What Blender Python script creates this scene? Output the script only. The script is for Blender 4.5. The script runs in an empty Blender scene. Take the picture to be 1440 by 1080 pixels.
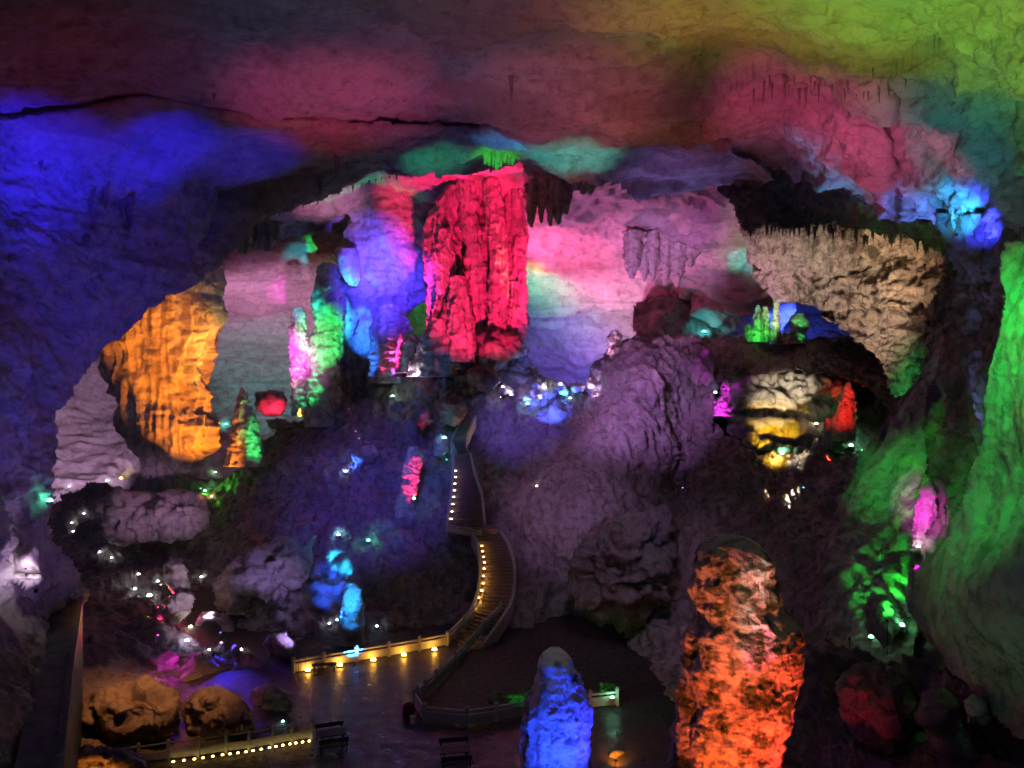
import bpy, math, random
import numpy as np

# ------------------------------------------------------------------ camera, world, exposure
SC = bpy.context.scene
COL = SC.collection
F, CX, CY, CAMZ = 1088.0, 720.0, 540.0, 19.0        # focal length in photo pixels, principal point, eye height over the plaza
cam_data = bpy.data.cameras.new('camera')
cam_data.sensor_width = 36.0
cam_data.lens = 36.0 * F / 1440.0
cam_data.clip_start = 0.1
cam_data.clip_end = 1000.0
cam = bpy.data.objects.new('camera', cam_data)
cam.location = (0, 0, CAMZ)
cam.rotation_euler = (math.radians(90), 0, 0)
COL.objects.link(cam)
SC.camera = cam

world = bpy.data.worlds.new('World')
SC.world = world
world.use_nodes = True
world.node_tree.nodes['Background'].inputs[0].default_value = (0.42, 0.34, 0.75, 1)
world.node_tree.nodes['Background'].inputs[1].default_value = 0.055

SC.view_settings.view_transform = 'Standard'
SC.view_settings.look = 'None'
SC.view_settings.exposure = 0.5
SC.view_settings.gamma = 1.0
SC.view_settings.use_curve_mapping = False
SC.cycles.use_denoising = True
SC.cycles.use_adaptive_sampling = True
SC.cycles.adaptive_threshold = 0.045
SC.cycles.max_bounces = 3
SC.cycles.diffuse_bounces = 2
SC.cycles.glossy_bounces = 2
SC.cycles.transmission_bounces = 2
SC.cycles.sample_clamp_indirect = 3.0
SC.cycles.caustics_reflective = False
SC.cycles.caustics_refractive = False

random.seed(7)
RNG = np.random.default_rng(11)

def P(px, py, D):
    """point in the cave that the photo shows at pixel (px, py), D metres ahead of the eye"""
    px, py, D = np.asarray(px, float), np.asarray(py, float), np.asarray(D, float)
    return np.stack([(px - CX) / F * D, D + 0 * px, CAMZ - (py - CY) / F * D], -1)

def ground_depth(py, z=0.0):
    return (CAMZ - z) * F / (py - CY)

# ------------------------------------------------------------------ noise
_g = RNG.normal(size=(256, 3)); _g /= np.linalg.norm(_g, axis=1)[:, None]
_perm = RNG.permutation(256)
_perm = np.concatenate([_perm, _perm, _perm])
_cellpt = RNG.random((256, 3))

def perlin(p):
    i = np.floor(p).astype(np.int64); f = p - i
    i &= 255
    u = f * f * f * (f * (f * 6 - 15) + 10)
    X, Y, Z = i[..., 0], i[..., 1], i[..., 2]
    out = 0
    for dx in (0, 1):
        a = _perm[(X + dx) & 255]
        wx = u[..., 0] if dx else 1 - u[..., 0]
        for dy in (0, 1):
            b = _perm[a + ((Y + dy) & 255)]
            wy = u[..., 1] if dy else 1 - u[..., 1]
            for dz in (0, 1):
                g = _g[_perm[b + ((Z + dz) & 255)]]
                wz = u[..., 2] if dz else 1 - u[..., 2]
                d = g[..., 0] * (f[..., 0] - dx) + g[..., 1] * (f[..., 1] - dy) + g[..., 2] * (f[..., 2] - dz)
                out = out + d * wx * wy * wz
    return out * 1.5

def fbm(p, octaves=4, gain=0.5, lac=2.03):
    p = np.asarray(p, float); a = 1.0; s = 0
    for k in range(octaves):
        s = s + a * perlin(p + 17.3 * k); p = p * lac; a *= gain
    return s

def ridged(p, octaves=3, gain=0.5):
    p = np.asarray(p, float); a = 1.0; s = 0; t = 0
    for k in range(octaves):
        s = s + a * (1 - np.abs(perlin(p + 31.7 * k)) * 2); t += a; p = p * 2.1; a *= gain
    return s / t

def cells(p):
    i = np.floor(p).astype(np.int64); f = p - i
    f1 = np.full(p.shape[:-1], 9.0); f2 = f1.copy()
    for dx in (-1, 0, 1):
        a = _perm[(i[..., 0] + dx) & 255]
        for dy in (-1, 0, 1):
            b = _perm[a + ((i[..., 1] + dy) & 255)]
            for dz in (-1, 0, 1):
                c = _cellpt[_perm[b + ((i[..., 2] + dz) & 255)]]
                d = np.sqrt((c[..., 0] + dx - f[..., 0]) ** 2 + (c[..., 1] + dy - f[..., 1]) ** 2 + (c[..., 2] + dz - f[..., 2]) ** 2)
                f2 = np.minimum(f2, np.maximum(f1, d)); f1 = np.minimum(f1, d)
    return f1, f2

def S(p, *k):
    return p * np.array(k)

# relief of the different rock faces, metres along the normal
def rel_vault(p):        # scalloped pale vault: shallow strata and cracks
    w = p + 1.5 * np.stack([fbm(p / 7, 2), fbm(p / 7 + 5, 2), fbm(p / 7 + 9, 2)], -1)
    q = fbm(S(w, .05, .12, .42), 4, .6)
    st = np.round(q * 3.2 + 0.25 * fbm(p / 3, 3)) / 3.2          # broken ledges of bedding
    r = np.round(fbm(S(w, .09, .16, .3) + 11, 3, .5) * 2.6) / 2.6
    return 1.0 * fbm(p / 11, 3) + 0.75 * (st * .75 + q * .25) + .30 * r + 0.17 * fbm(p / 1.3, 4, .62)

def rel_ceiling(p):
    w = p + 2.0 * np.stack([fbm(p / 9, 2), fbm(p / 9 + 5, 2), fbm(p / 9 + 9, 2)], -1)
    q = fbm(S(w, .06, .22, .30), 4, .55)
    st = np.round(q * 3.0) / 3.0
    left = np.clip((p[..., 0] + 8) / -10, 0, 1)              # the left flank is smoother
    r = ridged(S(w, .16, .35, .5) + 4, 3)
    return (0.9 * fbm(p / 10, 3) + 0.5 * st + 0.35 * q + .06 * r) * (1 - .55 * left) + 0.26 * fbm(S(p, .5, .9, 1.1), 4, .65) * (1 - .35 * left)

def rel_rough(p):        # rough limestone cliff
    w = p + .8 * np.stack([fbm(p / 3, 2), fbm(p / 3 + 5, 2), fbm(p / 3 + 9, 2)], -1)
    f1, f2 = cells(w / 2.6)
    return 0.9 * fbm(p / 7, 3) + 0.55 * (f2 - f1) + 0.45 * ridged(S(w, .5, .5, .22), 3) + 0.28 * fbm(p / .8, 3, .65)

def rel_rubble(p):       # tumbled boulders
    w = p + .5 * np.stack([fbm(p / 2, 2), fbm(p / 2 + 5, 2), fbm(p / 2 + 9, 2)], -1)
    f1, f2 = cells(w / 3.4); g1, g2 = cells(w / 1.25 + 7)
    return 0.7 * fbm(p / 8, 2) - 1.25 * f1 + .35 * np.minimum(f2 - f1, .35) - 0.6 * g1 + .3 * ridged(S(w, .7, .7, .4), 3) + 0.24 * fbm(p / .7, 3, .65)

def rel_flow(p):         # flowstone: vertical flutes
    w = p + np.stack([.5 * fbm(p / 4, 2), .5 * fbm(p / 4 + 5, 2), 0 * p[..., 2]], -1)
    return 0.8 * fbm(p / 8, 2) + 0.55 * ridged(S(w, .45, .45, .05), 2) + .34 * ridged(S(w, 1.3, 1.3, .10), 2) + 0.22 * fbm(S(p, 1.2, 1.2, .8), 3, .65)

def rel_curtain(p):      # tall smooth draperies
    w = p + np.stack([.6 * fbm(p / 5, 2), .6 * fbm(p / 5 + 5, 2), 0 * p[..., 2]], -1)
    return 0.7 * fbm(S(p, .12, .12, .07), 3) + .45 * ridged(S(w, .28, .28, .03), 2) + .14 * ridged(S(w, 1.5, 1.5, .08), 2) + .14 * fbm(S(p, 1.6, 1.6, .9), 4, .65)

def rel_block(p):        # broken, angular boulder
    w = p + .4 * np.stack([fbm(p / 1.5, 2), fbm(p / 1.5 + 5, 2), fbm(p / 1.5 + 9, 2)], -1)
    f1, f2 = cells(w / 2.1); q = fbm(w / 2.4, 3, .55)
    return .8 * q + .45 * np.round(q * 3) / 3 + .55 * np.minimum(f2 - f1, .3) + .55 * ridged(S(w, .6, .6, 1.1), 3) + .30 * fbm(p / .7, 3, .65)

# ------------------------------------------------------------------ materials
MATS = {}
def nodes_of(name):
    m = bpy.data.materials.new(name); m.use_nodes = True
    nt = m.node_tree
    return m, nt, nt.nodes, nt.links, nt.nodes['Principled BSDF']

def rock_mat(name, pale, mid, dark, rough=0.72, bump=0.5, scale=1.0, streak=0.0, moss=0.0, spec=0.35, moss_col=(.042, .07, .024), crack=.18, strata=0.0):
    m, nt, N, L, b = nodes_of(name)
    tc = N.new('ShaderNodeTexCoord')
    def noise(sc, detail, rough_=.6, stretch=None, dist=0.0):
        n = N.new('ShaderNodeTexNoise'); n.inputs['Scale'].default_value = sc
        n.inputs['Detail'].default_value = detail; n.inputs['Roughness'].default_value = rough_
        n.inputs['Distortion'].default_value = dist
        if stretch:
            mp = N.new('ShaderNodeMapping'); mp.inputs['Scale'].default_value = stretch
            L.new(tc.outputs['Object'], mp.inputs[0]); L.new(mp.outputs[0], n.inputs['Vector'])
        else:
            L.new(tc.outputs['Object'], n.inputs['Vector'])
        return n.outputs['Fac']
    def ramp(src, lo, hi):
        r = N.new('ShaderNodeMapRange'); r.inputs[1].default_value = lo; r.inputs[2].default_value = hi
        L.new(src, r.inputs[0]); return r.outputs[0]
    def mix(fac, a, c):
        x = N.new('ShaderNodeMix'); x.data_type = 'RGBA'
        if isinstance(fac, float): x.inputs[0].default_value = fac
        else: L.new(fac, x.inputs[0])
        for s, v in ((6, a), (7, c)):
            if isinstance(v, tuple): x.inputs[s].default_value = (*v, 1)
            else: L.new(v, x.inputs[s])
        return x.outputs[2]
    big = noise(.16 * scale, 3)
    fine = noise(1.5 * scale, 6, .70)
    c = mix(ramp(big, .36, .64), pale, mid)
    c = mix(ramp(fine, .47, .72), c, dark)
    if streak:
        st = noise(.9 * scale, 5, .6, (1, 1, .07), .4)
        mm = N.new('ShaderNodeMath'); mm.operation = 'MULTIPLY'; mm.inputs[1].default_value = streak
        L.new(ramp(st, .5, .66), mm.inputs[0]); c = mix(mm.outputs[0], c, dark)
    if strata:
        sn = noise(.55 * scale, 6, .62, (.22, .30, 1.7), .8)
        mm = N.new('ShaderNodeMath'); mm.operation = 'MULTIPLY'; mm.inputs[1].default_value = strata
        L.new(ramp(sn, .52, .62), mm.inputs[0]); c = mix(mm.outputs[0], c, dark)
    # thin cracks
    v = N.new('ShaderNodeTexVoronoi'); v.feature = 'DISTANCE_TO_EDGE'; v.inputs['Scale'].default_value = .33 * scale
    wn = N.new('ShaderNodeTexNoise'); wn.inputs['Scale'].default_value = .5 * scale; wn.inputs['Detail'].default_value = 2
    L.new(tc.outputs['Object'], wn.inputs['Vector'])
    av = N.new('ShaderNodeVectorMath'); av.operation = 'MULTIPLY_ADD'
    L.new(wn.outputs['Color'], av.inputs[0]); av.inputs[1].default_value = (3.2, 3.2, 3.2); L.new(tc.outputs['Object'], av.inputs[2])
    L.new(av.outputs[0], v.inputs['Vector'])
    cr = ramp(v.outputs['Distance'], .0, .03)
    inv = N.new('ShaderNodeMath'); inv.operation = 'SUBTRACT'; inv.inputs[0].default_value = crack
    L.new(cr, inv.inputs[1]); inv.use_clamp = True
    c = mix(inv.outputs[0], c, tuple(x * .35 for x in dark))
    if moss:
        mn = noise(.75 * scale, 7, .62)
        mk = ramp(mn, 1 - moss - .05, 1 - moss + .07)
        c = mix(mk, c, moss_col)
    L.new(c, b.inputs['Base Color'])
    b.inputs['Roughness'].default_value = rough
    b.inputs['Specular IOR Level'].default_value = spec
    rr = N.new('ShaderNodeMapRange'); rr.inputs[1].default_value = .35; rr.inputs[2].default_value = .7
    rr.inputs[3].default_value = rough - .22; rr.inputs[4].default_value = min(1, rough + .12)
    L.new(fine, rr.inputs[0]); L.new(rr.outputs[0], b.inputs['Roughness'])
    h = noise(3.0 * scale, 6, .68)
    bp = N.new('ShaderNodeBump'); bp.inputs['Strength'].default_value = bump; bp.inputs['Distance'].default_value = .35 / scale
    L.new(h, bp.inputs['Height']); L.new(bp.outputs[0], b.inputs['Normal'])
    MATS[name] = m
    return m

def plain_mat(name, col, rough=.6, metal=0.0, bump=0.0, var=.25, scale=6):
    m, nt, N, L, b = nodes_of(name)
    tc = N.new('ShaderNodeTexCoord')
    n = N.new('ShaderNodeTexNoise'); n.inputs['Scale'].default_value = scale; n.inputs['Detail'].default_value = 6
    L.new(tc.outputs['Object'], n.inputs['Vector'])
    x = N.new('ShaderNodeMix'); x.data_type = 'RGBA'; L.new(n.outputs['Fac'], x.inputs[0])
    x.inputs[6].default_value = (*[c * (1 - var) for c in col], 1); x.inputs[7].default_value = (*[min(1, c * (1 + var)) for c in col], 1)
    L.new(x.outputs[2], b.inputs['Base Color'])
    b.inputs['Roughness'].default_value = rough; b.inputs['Metallic'].default_value = metal
    if bump:
        bp = N.new('ShaderNodeBump'); bp.inputs['Strength'].default_value = bump; bp.inputs['Distance'].default_value = .02
        L.new(n.outputs['Fac'], bp.inputs['Height']); L.new(bp.outputs[0], b.inputs['Normal'])
    MATS[name] = m
    return m

def glow_mat(col, strength):
    key = 'lit_lens_%d_%d_%d_%d' % (*[int(c * 99) for c in col], int(strength))
    if key in MATS: return MATS[key]
    m, nt, N, L, b = nodes_of(key)
    b.inputs['Base Color'].default_value = (.6, .6, .6, 1)
    b.inputs['Emission Color'].default_value = (*col, 1)
    b.inputs['Emission Strength'].default_value = strength
    MATS[key] = m
    return m

ROCK = rock_mat('pale_limestone', (.54, .49, .45), (.42, .37, .335), (.20, .16, .145), bump=.5, strata=.3)
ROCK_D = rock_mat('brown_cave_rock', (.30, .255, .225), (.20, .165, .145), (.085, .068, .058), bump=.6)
ROCK_B = rock_mat('smooth_vault_limestone', (.56, .51, .47), (.45, .40, .37), (.27, .225, .20), bump=.3, scale=.55, crack=0.0, strata=.55)
ROCK_U = rock_mat('mound_limestone', (.42, .37, .34), (.28, .24, .215), (.11, .09, .078), bump=.6, crack=.1, streak=.4)
ROCK_C = rock_mat('vault_rock', (.46, .41, .38), (.33, .29, .26), (.19, .155, .135), bump=.42, scale=.8, crack=.05, strata=.5)
ROCK_F = rock_mat('flowstone', (.58, .53, .48), (.44, .39, .35), (.22, .18, .155), bump=.4, streak=.7)
ROCK_G = rock_mat('damp_curtain_stone', (.42, .40, .36), (.30, .28, .245), (.13, .115, .095), bump=.4, streak=.8, rough=.6)
ROCK_M = rock_mat('mossy_stalagmite_stone', (.55, .50, .44), (.44, .38, .33), (.21, .17, .14), bump=.7, scale=1.15, moss=.47, streak=.3)
ROCK_M2 = rock_mat('half_mossy_stalagmite_stone', (.60, .58, .55), (.48, .45, .43), (.24, .22, .20), bump=.7, scale=1.3, moss=.40, streak=.3, moss_col=(.05, .07, .035))
ROCK_T = rock_mat('tan_wall_rock', (.60, .50, .40), (.45, .37, .29), (.10, .08, .06), bump=.9, streak=.95, scale=1.1, crack=.5)

# ------------------------------------------------------------------ mesh helpers
def tag(o, label=None, cat=None, group=None, kind=None):
    if label: o['label'] = label
    if cat: o['category'] = cat
    if group: o['group'] = group
    if kind: o['kind'] = kind
    return o

def link(name, me, mat=None, parent=None, loc=(0, 0, 0), rot=(0, 0, 0)):
    o = bpy.data.objects.new(name, me); COL.objects.link(o)
    if mat and not me.materials: me.materials.append(mat)
    o.location = loc; o.rotation_euler = rot
    if parent: o.parent = parent
    return o

def empty(name, loc, rot=(0, 0, 0)):
    o = bpy.data.objects.new(name, None); COL.objects.link(o)
    o.empty_display_size = .2; o.location = loc; o.rotation_euler = rot
    return o

def mesh_np(name, verts, faces, smooth=True):
    """verts (n,3); faces: list of int arrays, each (k,3) or (k,4)"""
    me = bpy.data.meshes.new(name)
    verts = np.ascontiguousarray(verts, np.float32)
    me.vertices.add(len(verts)); me.vertices.foreach_set('co', verts.ravel())
    fs = [np.asarray(f, np.int32) for f in faces if len(f)]
    tot = np.concatenate([np.full(len(f), f.shape[1], np.int32) for f in fs])
    idx = np.concatenate([f.ravel() for f in fs])
    start = np.concatenate([[0], np.cumsum(tot)[:-1]]).astype(np.int32)
    me.loops.add(len(idx)); me.loops.foreach_set('vertex_index', idx)
    me.polygons.add(len(tot)); me.polygons.foreach_set('loop_start', start); me.polygons.foreach_set('loop_total', tot)
    me.polygons.foreach_set('use_smooth', np.full(len(tot), smooth, bool))
    me.update(calc_edges=True)
    return me

class MB:
    def __init__(s): s.v = []; s.f = []
    def add(s, vs, fs):
        n = len(s.v); s.v += [tuple(map(float, v)) for v in vs]; s.f += [tuple(i + n for i in f) for f in fs]; return s
    def box(s, c, d, taper=1.0):
        x, y, z = d[0] / 2, d[1] / 2, d[2] / 2; t = taper
        vs = [(-x, -y, -z), (x, -y, -z), (x, y, -z), (-x, y, -z), (-x * t, -y * t, z), (x * t, -y * t, z), (x * t, y * t, z), (-x * t, y * t, z)]
        return s.add([(a + c[0], b + c[1], e + c[2]) for a, b, e in vs],
                     [(3, 2, 1, 0), (4, 5, 6, 7), (0, 1, 5, 4), (1, 2, 6, 5), (2, 3, 7, 6), (3, 0, 4, 7)])
    def hexa(s, vs):
        return s.add(vs, [(3, 2, 1, 0), (4, 5, 6, 7), (0, 1, 5, 4), (1, 2, 6, 5), (2, 3, 7, 6), (3, 0, 4, 7)])
    def bar(s, a, b, w, h):
        a = np.array(a, float); b = np.array(b, float); d = b - a; d /= np.linalg.norm(d)
        up = np.array([0, 0, 1.]) if abs(d[2]) < .95 else np.array([0, 1., 0])
        r = np.cross(d, up); r /= np.linalg.norm(r); u = np.cross(r, d)
        q = []
        for p in (a, b):
            q += [p - r * w / 2 - u * h / 2, p + r * w / 2 - u * h / 2, p + r * w / 2 + u * h / 2, p - r * w / 2 + u * h / 2]
        return s.hexa(q)
    def lathe(s, prof, n=12, c=(0, 0, 0), axis='z'):
        vs = []; fs = []
        for r, z in prof:
            for k in range(n):
                a = 2 * math.pi * k / n
                x, y = r * math.cos(a), r * math.sin(a)
                vs.append((x + c[0], y + c[1], z + c[2]) if axis == 'z' else (x + c[0], z + c[1], y + c[2]))
        for i in range(len(prof) - 1):
            for k in range(n):
                j = (k + 1) % n
                fs.append((i * n + k, i * n + j, (i + 1) * n + j, (i + 1) * n + k))
        fs.append(tuple(range(n))[::-1]); fs.append(tuple((len(prof) - 1) * n + k for k in range(n)))
        return s.add(vs, fs)
    def mesh(s, name, smooth=False):
        me = bpy.data.meshes.new(name); me.from_pydata(s.v, [], s.f)
        if smooth:
            for p in me.polygons: p.use_smooth = True
        me.update(); return me
    def build(s, name, mat, parent=None, loc=(0, 0, 0), rot=(0, 0, 0), smooth=False):
        return link(name, s.mesh(name, smooth), mat, parent, loc, rot)

def copy_tree(o, parent=None):
    c = o.copy(); COL.objects.link(c); c.parent = parent
    for ch in list(o.children): copy_tree(ch, c)
    return c

# ------------------------------------------------------------------ rock sheets
def tps(ctrl):
    c = np.array(ctrl, float); xy = c[:, :2] / 500; d = c[:, 2]; n = len(c)
    def phi(r): return np.where(r > 1e-9, r * r * np.log(np.maximum(r, 1e-9)), 0)
    K = phi(np.linalg.norm(xy[:, None] - xy[None], axis=2)) + 2e-3 * np.eye(n)
    A = np.zeros((n + 3, n + 3)); A[:n, :n] = K; A[:n, n] = 1; A[:n, n + 1:] = xy; A[n, :n] = 1; A[n + 1:, :n] = xy.T
    w = np.linalg.solve(A, np.concatenate([d, np.zeros(3)]))
    lo, hi = d.min() * .9, d.max() * 1.12
    def f(px, py):
        px = np.asarray(px, float); py = np.asarray(py, float)
        s = w[n] + w[n + 1] * px / 500 + w[n + 2] * py / 500
        for k in range(n):
            s = s + w[k] * phi(np.hypot(px / 500 - xy[k, 0], py / 500 - xy[k, 1]))
        return np.clip(s, lo, hi)
    return f

def in_poly(px, py, poly):
    inside = np.zeros(px.shape, bool); n = len(poly); j = n - 1
    for i in range(n):
        xi, yi = poly[i]; xj, yj = poly[j]
        if yi != yj:
            inside ^= ((yi > py) != (yj > py)) & (px < (xj - xi) * (py - yi) / (yj - yi) + xi)
        j = i
    return inside

def line_dist(px, py, pts, closed=False):
    d = np.full(px.shape, 1e9); side = np.zeros(px.shape)
    m = len(pts) if closed else len(pts) - 1
    for i in range(m):
        ax, ay = pts[i]; bx, by = pts[(i + 1) % len(pts)]
        vx, vy = bx - ax, by - ay; l2 = vx * vx + vy * vy + 1e-9
        t = np.clip(((px - ax) * vx + (py - ay) * vy) / l2, 0, 1)
        q = np.hypot(px - ax - t * vx, py - ay - t * vy)
        s = vx * (py - ay) - vy * (px - ax)
        side = np.where(q < d, np.sign(s), side); d = np.minimum(d, q)
    return d, side

def grid_normals(p):
    n = np.cross(np.gradient(p, axis=1), np.gradient(p, axis=0))
    n /= np.linalg.norm(n, axis=2)[..., None] + 1e-9
    eye = np.array([0, 0, CAMZ]) - p
    n *= np.where((n * eye).sum(2) < 0, -1, 1)[..., None]
    return n

def blur(a, k):
    for _ in range(k):
        b = np.pad(a, 1, mode='edge')
        a = (b[:-2, 1:-1] + b[2:, 1:-1] + b[1:-1, :-2] + b[1:-1, 2:] + b[1:-1, 1:-1] * 2) / 6
    return a

def quads_and_rim(mask):
    H, W = mask.shape
    idx = np.arange(H * W).reshape(H, W)
    ok = mask[:-1, :-1] & mask[1:, :-1] & mask[:-1, 1:] & mask[1:, 1:]
    q = np.stack([idx[:-1, :-1][ok], idx[1:, :-1][ok], idx[1:, 1:][ok], idx[:-1, 1:][ok]], 1)
    e = np.concatenate([q[:, [0, 1]], q[:, [1, 2]], q[:, [2, 3]], q[:, [3, 0]]])
    key = np.sort(e, 1); key = key[:, 0] * (H * W) + key[:, 1]
    u, inv, cnt = np.unique(key, return_inverse=True, return_counts=True)
    return q, e[cnt[inv] == 1]

def sheet(name, poly, ctrl, relief, mat, step=2.5, amp=1.0, ragged=3.0, lips=(), cuts=(), skirt=((3, 1.02), (9, 1.06), (20, 1.13)), kind='structure', fade=None):
    """a rock face of the cave. lips: (polyline, metres set back below it, reach px); cuts: (polyline, metres, px)"""
    f = tps(ctrl)
    poly = np.array(poly, float)
    x0, y0 = poly.min(0) - 2 * step; x1, y1 = poly.max(0) + 2 * step
    px, py = np.meshgrid(np.arange(x0, x1, step), np.arange(y0, y1, step))
    nz = np.stack([px / 26, py / 26, 0 * px + 3.3], -1)
    mask = in_poly(px + ragged * fbm(nz, 4), py + ragged * fbm(nz + 40, 4), poly)
    def base(a, b):
        D = f(a, b)
        for ln, dep, reach in lips:
            d, sd = line_dist(a, b, ln)
            D = D + dep * (np.where(sd > 0, 1, 0) * np.exp(-d / reach) * (1 - np.exp(-d / 2.5)))
        for ln, dep, w in cuts:
            d, sd = line_dist(a, b, ln)
            D = D + dep * np.exp(-(d / w) ** 2)
        return D
    D = base(px, py)
    p = P(px, py, D)
    n = grid_normals(p)
    n = np.stack([blur(n[..., k], 6) for k in range(3)], -1)
    n /= np.linalg.norm(n, axis=2)[..., None] + 1e-9
    live = blur(mask.astype(float), 3) > 0.01
    dsp = np.zeros(px.shape)
    if relief: dsp[live] = relief(p[live]) * amp
    for ln, dep, w in cuts:
        d, sd = line_dist(px, py, ln); dsp *= 1 - .9 * np.exp(-(d / (w * 1.1)) ** 2)
    p = p + n * dsp[..., None]
    q, rim = quads_and_rim(mask)
    verts = [p.reshape(-1, 3)]; faces = [q]
    if len(skirt):
        bm = blur(mask.astype(float), 10)
        gy, gx = np.gradient(bm); gl = np.hypot(gx, gy) + 1e-9
        rv = np.unique(rim); m = np.full(px.size, -1); m[rv] = np.arange(len(rv))
        fx, fy = (gx / gl).ravel()[rv], (gy / gl).ravel()[rv]
        pr = p.reshape(-1, 3)[rv]
        Dr = pr[:, 1]; ux = CX + pr[:, 0] / Dr * F; uy = CY - (pr[:, 2] - CAMZ) / Dr * F
        base_i = px.size; prev = rim
        for k, (inw, sc) in enumerate(skirt):
            verts.append(P(ux + fx * inw, uy + fy * inw, Dr * sc))
            cur = m[rim] + base_i + k * len(rv)
            faces.append(np.stack([prev[:, 1], prev[:, 0], cur[:, 0], cur[:, 1]], 1)); prev = cur
    verts = np.concatenate(verts)
    used = np.unique(np.concatenate([a.ravel() for a in faces])); re = np.full(len(verts), -1); re[used] = np.arange(len(used))
    o = link(name, mesh_np(name, verts[used], [re[a] for a in faces]), mat)
    tag(o, kind=kind)
    return o, base

def boulder(name, poly, D, T, relief, mat, step=2.2, amp=1.0, ragged=3.5, R=None, back=.7, tilt=(0, 0), label=None, cat='rock', group=None, kind=None, prof=2.0):
    """closed rock with the outline poly, D metres off at its rim, bulging T metres to the front"""
    poly = np.array(poly, float)
    x0, y0 = poly.min(0) - 2 * step; x1, y1 = poly.max(0) + 2 * step
    px, py = np.meshgrid(np.arange(x0, x1, step), np.arange(y0, y1, step))
    nz = np.stack([px / 20, py / 20, 0 * px + D], -1)
    mask = in_poly(px + ragged * fbm(nz, 3), py + ragged * fbm(nz + 40, 3), poly)
    d, _ = line_dist(px, py, [tuple(a) for a in poly], True)
    d = np.where(mask, d, 0)
    R = R or d.max()
    t = np.clip(d / R, 0, 1); pr = (1 - (1 - t) ** prof) ** (1 / 2.0)
    cx, cy = poly.mean(0)
    Dm = D + tilt[0] * (px - cx) / 100 + tilt[1] * (py - cy) / 100
    bl = blur(pr, 2)
    front = P(px, py, Dm - T * bl); rear = P(px, py, Dm + T * back * bl)
    n = grid_normals(front)
    n = np.stack([blur(n[..., k], 4) for k in range(3)], -1); n /= np.linalg.norm(n, axis=2)[..., None] + 1e-9
    dsp = np.zeros(px.shape); live = blur(mask.astype(float), 2) > .01
    if relief: dsp[live] = relief(front[live]) * amp
    mu = dsp[mask].mean() if mask.any() else 0
    front = front + n * ((dsp - mu) * np.clip(t * 5, .15, 1))[..., None]
    q, rim = quads_and_rim(mask)
    n0 = px.size
    verts = np.concatenate([front.reshape(-1, 3), rear.reshape(-1, 3)])
    faces = [q, q[:, ::-1] + n0, np.stack([rim[:, 1], rim[:, 0], rim[:, 0] + n0, rim[:, 1] + n0], 1)]
    used = np.unique(np.concatenate([a.ravel() for a in faces])); re = np.full(len(verts), -1); re[used] = np.arange(len(used))
    verts = verts[used]
    org = np.array([verts[:, 0].mean(), verts[:, 1].mean(), verts[:, 2].min()])
    o = link(name, mesh_np(name, verts - org, [re[a] for a in faces]), mat, loc=org)
    tag(o, label, cat if not kind else None, group, kind)
    return o

def column(name, rows, D, mat, label, cat, ratio=.8, seg=96, vstep=2.0, flute=(.16, 1.2), drip=.10, lump=.12, fine=.03, lean=0.0, group=None, parent=None, warp=.12):
    """a stalagmite, stalactite or pillar from its outline rows (py, left px, right px), D metres off"""
    r = np.array(sorted(rows), float)
    ys = np.arange(r[0, 0], r[-1, 0] + .01, vstep)
    def sm(v):
        a = np.interp(ys, r[:, 0], v)
        k = np.array([1, 2, 3, 2, 1]) / 9; b = np.convolve(np.pad(a, 2, mode='edge'), k, 'valid'); return b
    xl, xr = sm(r[:, 1]), sm(r[:, 2])
    cxp = (xl + xr) / 2; rad = (xr - xl) / 2 / F * D
    z = CAMZ - (ys - CY) / F * D; xc = (cxp - CX) / F * D
    th = np.linspace(0, 2 * np.pi, seg, endpoint=False)
    C, Sn = np.cos(th)[None], np.sin(th)[None]
    R0 = rad[:, None]; mean = max(rad.mean(), .05)
    q = np.stack([xc[:, None] + R0 * C, D + R0 * ratio * Sn, z[:, None] + 0 * C], -1)
    s = 1.0 / mean
    w = q + mean * warp * np.stack([fbm(q * s, 2), fbm(q * s + 5, 2), 0 * q[..., 2]], -1)
    d = flute[0] * (ridged(S(w * s, flute[1], flute[1], .12), 2) - .5)
    drp = ridged(S(w, 1.1 * s, 1.1 * s, 2.6 * min(s, 1.4)), 3) - .5
    g1, g2 = cells(S(w * s, 2.6, 2.6, 2.2))
    d = d + drip * drp + lump * fbm(q * s * 1.1, 3) - lump * .8 * (g1 - .5) + fine * fbm(q * s * 6, 3, .6)
    e = np.minimum(1, R0 / mean + .15)
    rr = R0 + mean * d * e
    rr = np.maximum(rr, .01)
    v = np.stack([xc[:, None] + rr * C, D + lean * (z[:, None] - z[-1]) + rr * ratio * Sn, z[:, None] + 0 * C], -1)
    n, m = len(ys), seg
    i = np.arange(n - 1)[:, None] * m; k = np.arange(m)[None]; k2 = (k + 1) % m
    f = np.stack([i + k, i + m + k, i + m + k2, i + k2], -1).reshape(-1, 4)
    vs = np.concatenate([v.reshape(-1, 3), [[xc[0], v[0, :, 1].mean(), z[0] + .1 * rad[0]], [xc[-1], v[-1, :, 1].mean(), z[-1]]]])
    k = np.arange(m)
    cap = np.concatenate([np.stack([k, (k + 1) % m, np.full(m, n * m)], 1), np.stack([(n - 1) * m + (k + 1) % m, (n - 1) * m + k, np.full(m, n * m + 1)], 1)])
    org = np.array([xc[-1], D, z[-1]])
    o = link(name, mesh_np(name, vs - org, [f, cap]), mat, parent=parent, loc=org)
    tag(o, label, cat, group)
    return o

# ================================================================== THE CAVE
# ---- floor
def flat(name, x0, x1, y0, y1, z, mat):
    me = MB().add([(x0, y0, z), (x1, y0, z), (x1, y1, z), (x0, y1, z)], [(0, 1, 2, 3)]).mesh(name)
    return tag(link(name, me, mat), kind='structure')

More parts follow.
